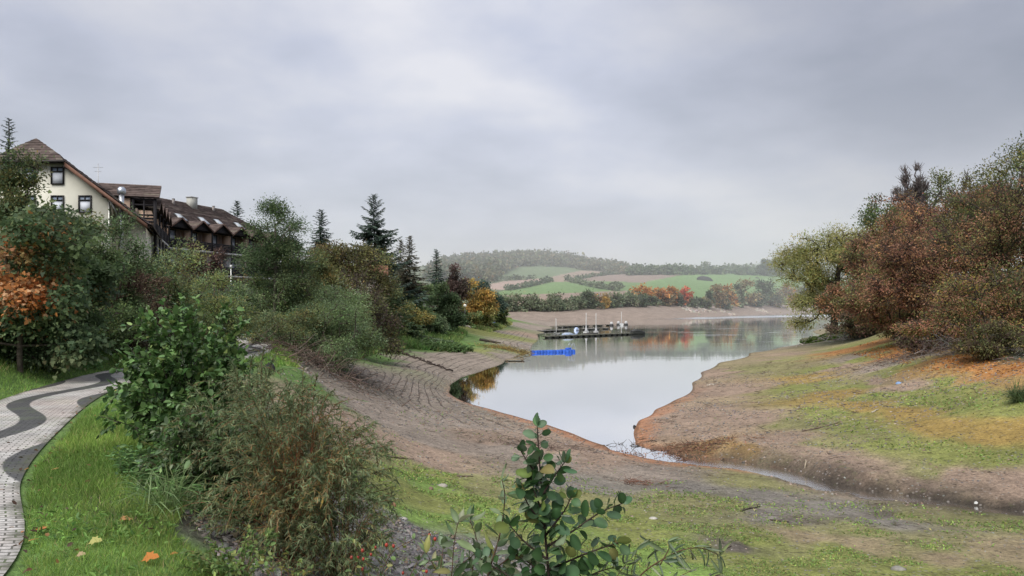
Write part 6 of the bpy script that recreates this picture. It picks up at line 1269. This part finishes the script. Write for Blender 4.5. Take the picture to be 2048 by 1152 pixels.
# logs, branches, rafts
def log(name, label, cat, pxs, r, col, d=None, rough=.25, seed=0, stubs=0):
    rg = np.random.default_rng(seed); pts = np.array([hit(*p) for p in pxs]); pts[:, 2] += r*.7; l = spline(pts, max(.15, r*2)); o = l[0].copy(); l = l-o; l[1:-1] += rg.normal(0, r*rough, (len(l)-2, 3)); mb = MB()
    mb.tube(l, r*(1-.55*np.linspace(0, 1, len(l)))*np.exp(rg.normal(0, .08, len(l))), 8, col); root = empty(name, o, label, cat); mb.build('stem', M_BARK, root, True)
    for k in range(stubs):
        i = rg.integers(1, len(l)-1); dv = unit(rg.normal(0, 1, 3)+np.array([0, 0, .8])); m = MB(); s = rg.uniform(3, 10)*r; m.tube([l[i], l[i]+dv*s*.5+rg.normal(0, .1*s, 3), l[i]+dv*s], [r*.5, r*.3, r*.1], 5, col); m.build('branch', M_BARK, root, True)
log('driftwood_log', 'dark straight log lying on the left shore near the blue pontoon', 'log', [(960, 682), (980, 685), (1001, 688)], .28, (.05, .042, .035), seed=1, rough=.1)
log('fallen_branch', 'long dark branch stranded across the terraces of the left shore', 'branch', [(786, 698), (800, 706), (818, 713), (850, 724), (885, 737), (906, 745)], .16, (.055, .042, .035), seed=2, stubs=9, rough=.6)
log('driftwood_log', 'pale log resting beside the wall under the dark evergreen', 'log', [(915, 650), (930, 653), (942, 657)], .30, (.30, .27, .23), seed=3)
log('driftwood_log', 'thin grey stick lying on the mossy lower right slope', 'stick', [(1605, 864), (1640, 856), (1678, 846)], .045, (.16, .12, .095), seed=4)
log('driftwood_log', 'second thin stick lying above the grey one on the right slope', 'stick', [(1652, 860), (1682, 848)], .03, (.15, .11, .09), seed=5)
log('driftwood_log', 'bleached stick on the brown slope close to the water', 'stick', [(1414, 772), (1437, 767)], .06, (.42, .38, .32), seed=6)
log('driftwood_log', 'dark twisted stick on the grey mud at the bottom right', 'stick', [(1482, 1024), (1500, 1018), (1520, 1015)], .035, (.06, .05, .04), seed=7, stubs=2)
log('driftwood_log', 'pale stick on the green slope high on the right', 'stick', [(1744, 826), (1752, 822), (1757, 820)], .05, (.44, .40, .32), seed=8)
log('driftwood_log', 'stick lying on the moss at the lower left of the lakebed', 'stick', [(768, 913), (800, 918), (828, 919)], .035, (.20, .15, .11), seed=9)
log('driftwood_log', 'short stick lying on the moss left of the alder sapling', 'stick', [(914, 953), (947, 954)], .03, (.17, .13, .10), seed=10)
log('driftwood_log', 'stick caught in the seedlings at the bottom right', 'stick', [(1440, 1102), (1462, 1095)], .035, (.20, .15, .12), seed=11)
log('driftwood_log', 'dark long stick on the tan patch at the bottom right', 'stick', [(1540, 1042), (1578, 1045)], .03, (.07, .055, .045), seed=12)
def sticks(name, label, cat, c, n, sx, sy, sz, L_, r, pal, seed, leaves_pal=None, upb=.35):
    rg = np.random.default_rng(seed); root = empty(name, c, label, cat); A = rg.normal(0, 1, (n, 3))*np.array([sx, sy, 0])*.5; A[:, 2] = ground(A[:, 0]+c[0], A[:, 1]+c[1])-c[2]+np.abs(rg.normal(0, 1, n))*sz*.4; az = rg.uniform(0, 6.28, n)
    dv = np.stack([np.cos(az), np.sin(az)*.7, rg.uniform(-.1, upb*2, n)], -1); ln = L_*rg.uniform(.4, 1.3, n); B = A+dv*ln[:, None]*.5+rg.normal(0, .07, (n, 3))*ln[:, None]; E = B+unit(dv+rg.normal(0, .45, (n, 3)))*ln[:, None]*.5; rr_ = r*rg.uniform(.5, 1.4, n)
    V1, F1 = tubes(A, B, rr_, rr_*.7, 5); V2, F2 = tubes(B, E, rr_*.7, rr_*.25, 5); C = np.repeat(palette(rg, pal, n, .2), 10, axis=0); mb = MB(); mb.add(V1, F1, C); mb.add(V2, F2, C); mb.build('branch_frame', M_BARK, root, True)
    if leaves_pal:
        m = n*6; P0 = A[rg.integers(0, n, m)]+rg.normal(0, .25*L_, (m, 3))*np.array([1, 1, .3]); D_ = rg.normal(0, 1, (m, 3)); V, Fc, C = leaves(P0, D_, rg.normal(0, 1, (m, 3)), r*6, r*4, palette(rg, leaves_pal, m, .2), 'kite'); link('foliage', mesh_data('foliage', V, Fc, C), M_LEAF, root)
    return root
BR = [(.14, .10, .08, 3), (.20, .16, .13, 2), (.09, .065, .05, 2)]; GRY = [(.28, .26, .24, 3), (.20, .18, .165, 2), (.36, .34, .31, 1)]
sticks('brush_pile', 'heap of brown brushwood at the edge of the lakebed below the tall alder', 'brush pile', hit(628, 738), 300, 3.6, 2.6, 1.1, 1.6, .018, BR, 21, upb=.3)
sticks('brush_pile', 'dark brushwood spilling right of the brown heap', 'brush pile', hit(690, 752), 200, 3.2, 3.0, .5, 1.1, .014, [(.07, .055, .045, 3), (.11, .085, .07, 1)], 22, upb=.15)
log('fallen_branch', 'bleached forked branch leaning out of the brown brushwood heap', 'branch', [(612, 741), (632, 730), (650, 724)], .07, (.34, .30, .25), seed=31, stubs=5)
log('fallen_branch', 'second pale branch on the left side of the brushwood heap', 'branch', [(580, 720), (594, 730), (606, 738)], .06, (.30, .26, .22), seed=32, stubs=3)
sticks('dead_branches', 'grey dead branches heaped below the old willow', 'dead branches', hit(1735, 664), 170, 8, 4, 1.4, 4.0, .05, GRY, 23, upb=.25)
sticks('dead_branches', 'bleached branches sticking out above the orange leaf litter', 'dead branches', hit(1925, 702), 150, 3.6, 3.0, .9, 2.4, .022, GRY, 24, upb=.35)
sticks('dead_branches', 'brown brushwood lying on the orange leaf litter', 'dead branches', hit(1830, 714), 190, 4.2, 2.6, .5, 1.9, .02, BR, 25, upb=.2)
sticks('dead_branches', 'grey twigs at the right edge above the orange litter', 'dead branches', hit(2035, 706), 110, 1.8, 2.0, .7, 1.4, .016, GRY, 26, upb=.35)
sticks('debris_mat', 'reddish brown mat of branches and leaves damming the stream mouth', 'debris', hit(1368, 902), 260, 3.0, 1.3, .10, .9, .014, [(.16, .085, .055, 3), (.07, .05, .04, 2)], 27, [(.20, .10, .06, 3), (.12, .075, .05, 2)], .06)
sticks('debris_mat', 'small reddish tangle on the grey mud left of the stream', 'debris', hit(1276, 968), 90, .9, .6, .08, .45, .008, [(.19, .085, .055, 3), (.10, .06, .045, 1)], 28, None, .15)
sticks('debris_mat', 'brown twig heap on the lakebed behind the alder sapling top', 'debris', hit(1080, 893), 220, 3.4, 1.2, .10, .8, .012, BR, 29, None, .08)
sticks('debris_mat', 'dark branches standing in the water at the stream mouth', 'debris', hit(1262, 896), 46, 1.6, .8, .05, .8, .018, [(.05, .042, .035, 3)], 30, None, .15)
sticks('weed_bank', 'yellow brown weed and branches at the shore end of the gangway', 'weed', hit(1016, 700), 220, 5.5, 3.4, .35, 1.8, .03, [(.15, .10, .05, 3), (.24, .17, .06, 2)], 33, [(.26, .19, .06, 3), (.16, .12, .05, 2)], .2)
mb = MB(); p = wl(1030, 721); rt = empty('raft', p, 'old plank raft lying in the shallows below the weed', 'raft')
for k in range(5): mb.box((0, (k-2)*.42, .16), (2.6, .36, .10), np.array((.24, .20, .14))*rng.uniform(.8, 1.2))
mb.build('deck', M_WOOD, rt); mb = MB()
for s in (-1, 1): mb.tube([(s*1.0, -1.05, .05), (s*1.0, 1.05, .05)], .11, 7, (.10, .08, .06))
mb.build('beam', M_WOOD, rt)
# stakes, stones, scraps
def stake(label, px, py, top, r, col, lean=0, name='wooden_stake', cat='stake'):
    g = hit(px, py); h = (py-top)/F*g[1]; o = empty(name, g, label, cat); mb = MB(); mb.tube([(0, 0, -.15), (lean*h*.5, 0, h*.55), (lean*h, 0, h)], [r, r*.9, r*.75], 7, col); mb.build('stem', M_BARK, o, True)
stake('pale stake standing in the mud beside the stream', 1609, 938, 924, .03, (.42, .36, .27), .25)
stake('thin post standing in the orange leaf litter', 1829, 710, 690, .04, (.10, .07, .055))
stake('pale wooden pole with a slanting lamp arm on the point of the left bank', 978, 636, 589, .16, (.52, .49, .43), 0, 'wooden_pole', 'pole')
def rock(label, px, py, w, h, col, seed, name='pale_stone', cat='stone'):
    g = hit(px, py); rg = np.random.default_rng(seed); k = g[1]/F; mb = MB(); prof = [(1, -.2), (1.05, .25), (.8, .7), (.35, 1.0)]; n = 9; a_ = np.arange(n)*2*math.pi/n; V = []
    for r_, z_ in prof: V += [(math.cos(q)*r_*w*k/2*rg.uniform(.8, 1.15), math.sin(q)*r_*w*k/2*.7*rg.uniform(.8, 1.15), z_*h*k*rg.uniform(.85, 1.1)) for q in a_]
    F_ = np.array([[l*n+i, l*n+(i+1) % n, (l+1)*n+(i+1) % n, (l+1)*n+i] for l in range(3) for i in range(n)]); mb.add(V, [F_, np.arange(27, 36)[None]], col); o = mb.build(name, M_STONE); o.location = g; tag(o, label, cat)
rock('white stone lying at the edge of the dark stream channel on the right', 1952, 1013, 8, 4, (.50, .50, .48), 1); rock('flat pale stone among the moss at the lower left of the lakebed', 885, 973, 20, 6, (.34, .31, .27), 2); rock('brown stone next to the flat pale stone in the moss', 862, 980, 9, 6, (.20, .14, .10), 3)
rock('reddish brown stone on the green strip right of the reddish willow', 787, 1012, 10, 7, (.28, .15, .09), 4); rock('grey slab on the slate bank above the rose hips', 806, 1040, 18, 5, (.36, .34, .31), 5); rock('low mossy stone at the bottom right', 1796, 1140, 30, 7, (.24, .23, .20), 6); rock('pale flat stone on the moss right of the alder sapling', 1306, 1038, 18, 4, (.42, .40, .36), 7); rock('dark boulder at the foot of the left grass bank', 540, 739, 22, 14, (.035, .035, .035), 8, 'tree_stump', 'stump')
rock('blue plastic scrap lying on the green right slope', 1797, 768, 12, 4, (.22, .34, .55), 9, 'plastic_scrap', 'litter'); rock('dark stone sticking out of the water right at the stream mouth', 1269, 855, 6, 5, (.03, .03, .03), 10, 'dark_stone', 'stone'); rock('dark stone in the water near the left brown shore', 1034, 828, 6, 4, (.04, .04, .035), 11, 'dark_stone', 'stone')
g = hit(2036, 806); shrub('rush_clump', 'dark green clump of rushes at the right edge of the slope', 'grass clump', g[0], g[1], .75, .45, M_LEAF, seed=95, n_stems=90, LL=.5, LW=.02, per_m=5, pal=DG+MG, tpl='blade', arch=.15, bare=0, subs=1, sublen=.4, stem_r=.004, stem_col=(.06, .09, .03))
g = hit(1660, 676); nettles('shore_weeds', 'bright green weed patch at the water edge below the old willow', g[0]-1, g[1]-6, 6.5, 5, 1.0, 260, [(.12, .18, .04, 3), (.08, .13, .04, 2)], 96, 0, .6)
for a, b, lb in [(884, 699, 'dark green mound of herbs on the lower left shore'), (865, 690, 'grey green mound of herbs above the dark one on the left shore')]:
    g = hit(a, b); nettles('shore_weeds', lb, g[0], g[1], 3.2, 5.5, .8, 300, [(.06, .10, .035, 3), (.09, .14, .05, 2)] if a > 870 else GG, a, .6, .45)
for a, b, lb in [(870, 655, 'dark green tussock beside the low wall on the left bank'), (958, 652, 'dark tussock at the end of the small blue boat'), (985, 655, 'small dark tussock on the shore grass right of the blue boat'), (930, 641, 'tussock under the golden orange tree')]:
    g = hit(a, b); nettles('shore_weeds', lb, g[0], g[1], 1.6, 3.0, 1.0, 120, MG, a, 0, .5)
w_ = hit(880, 652); lw = empty('retaining_wall', w_, 'low grey stone retaining wall under the dark evergreen tree', 'wall'); mb = MB()
for k in range(9):
    for q in range(2): mb.box((-3.6+k*.9+.2*q, 0, .1+q*.42), (.86, .7, .40), np.array((.17, .165, .155))*rng.uniform(.75, 1.2))
mb.build('stone_course', M_STONE, lw)
sl_ = hit(855, 682); mb = MB(); 
A_b = np.array([hit(830, 672), hit(880, 680), hit(905, 690)]); k = spline(A_b, 1.5); mb.tube(k+np.array([0, 0, .12]), .22, 6, (.42, .40, .36)); o = mb.build('kerb_stone', M_STONE); tag(o, 'pale kerb running down through the herbs on the left shore', 'kerb')
# lamp posts along the lakeside walk
def lamp(label, px, py, h_px, d):
    x = (px-CX)/F*d; z0 = gz(x, d); top = CH+(HY-py)/F*d; o = empty('street_lamp', (x, d, z0-.1), label, 'lamp'); H_ = top-z0; mb = MB(); mb.tube([(0, 0, 0), (0, 0, H_)], [.07, .045], 8, (.10, .10, .10)); mb.build('pole', M_METAL, o); m = MB(); R_ = .34; t = np.linspace(-1.45, 1.5, 9); m.lathe(np.stack([R_*np.cos(t), R_*np.sin(t)+H_+R_*.8], -1), 12, (0, 0, 0), (.86, .84, .74)); m.build('globe', M_PLASTIC, o, True)
lamp('white globe lamp in front of the dark evergreen tree', 848, 613, 25, 130); lamp('white globe lamp below the golden orange tree', 930, 613, 20, 160); lamp('white globe lamp nearest the wooden pole', 958, 614, 20, 178)
c = P(462, 530, 62); fp = empty('flag_pole', (c[0], c[1], gz(c[0], c[1])), 'white pole in front of the lower hotel balconies', 'pole'); mb = MB(); hgt = c[2]-gz(c[0], c[1]); mb.tube([(0, 0, 0), (0, 0, hgt)], .045, 8, (.6, .6, .58)); mb.build('pole', M_METAL, fp); mb = MB(); mb.box((0, 0, hgt-.12), (.16, .12, .24), (.6, .6, .6)); mb.build('lamp_head', M_PLASTIC, fp)

for o_ in bpy.data.objects:
    if o_.type == 'MESH' and o_.parent is not None and o_.name.split('.')[0] in ('branch_frame', 'twig_spray', 'forest_trunk'): o_['kind'] = 'stuff'
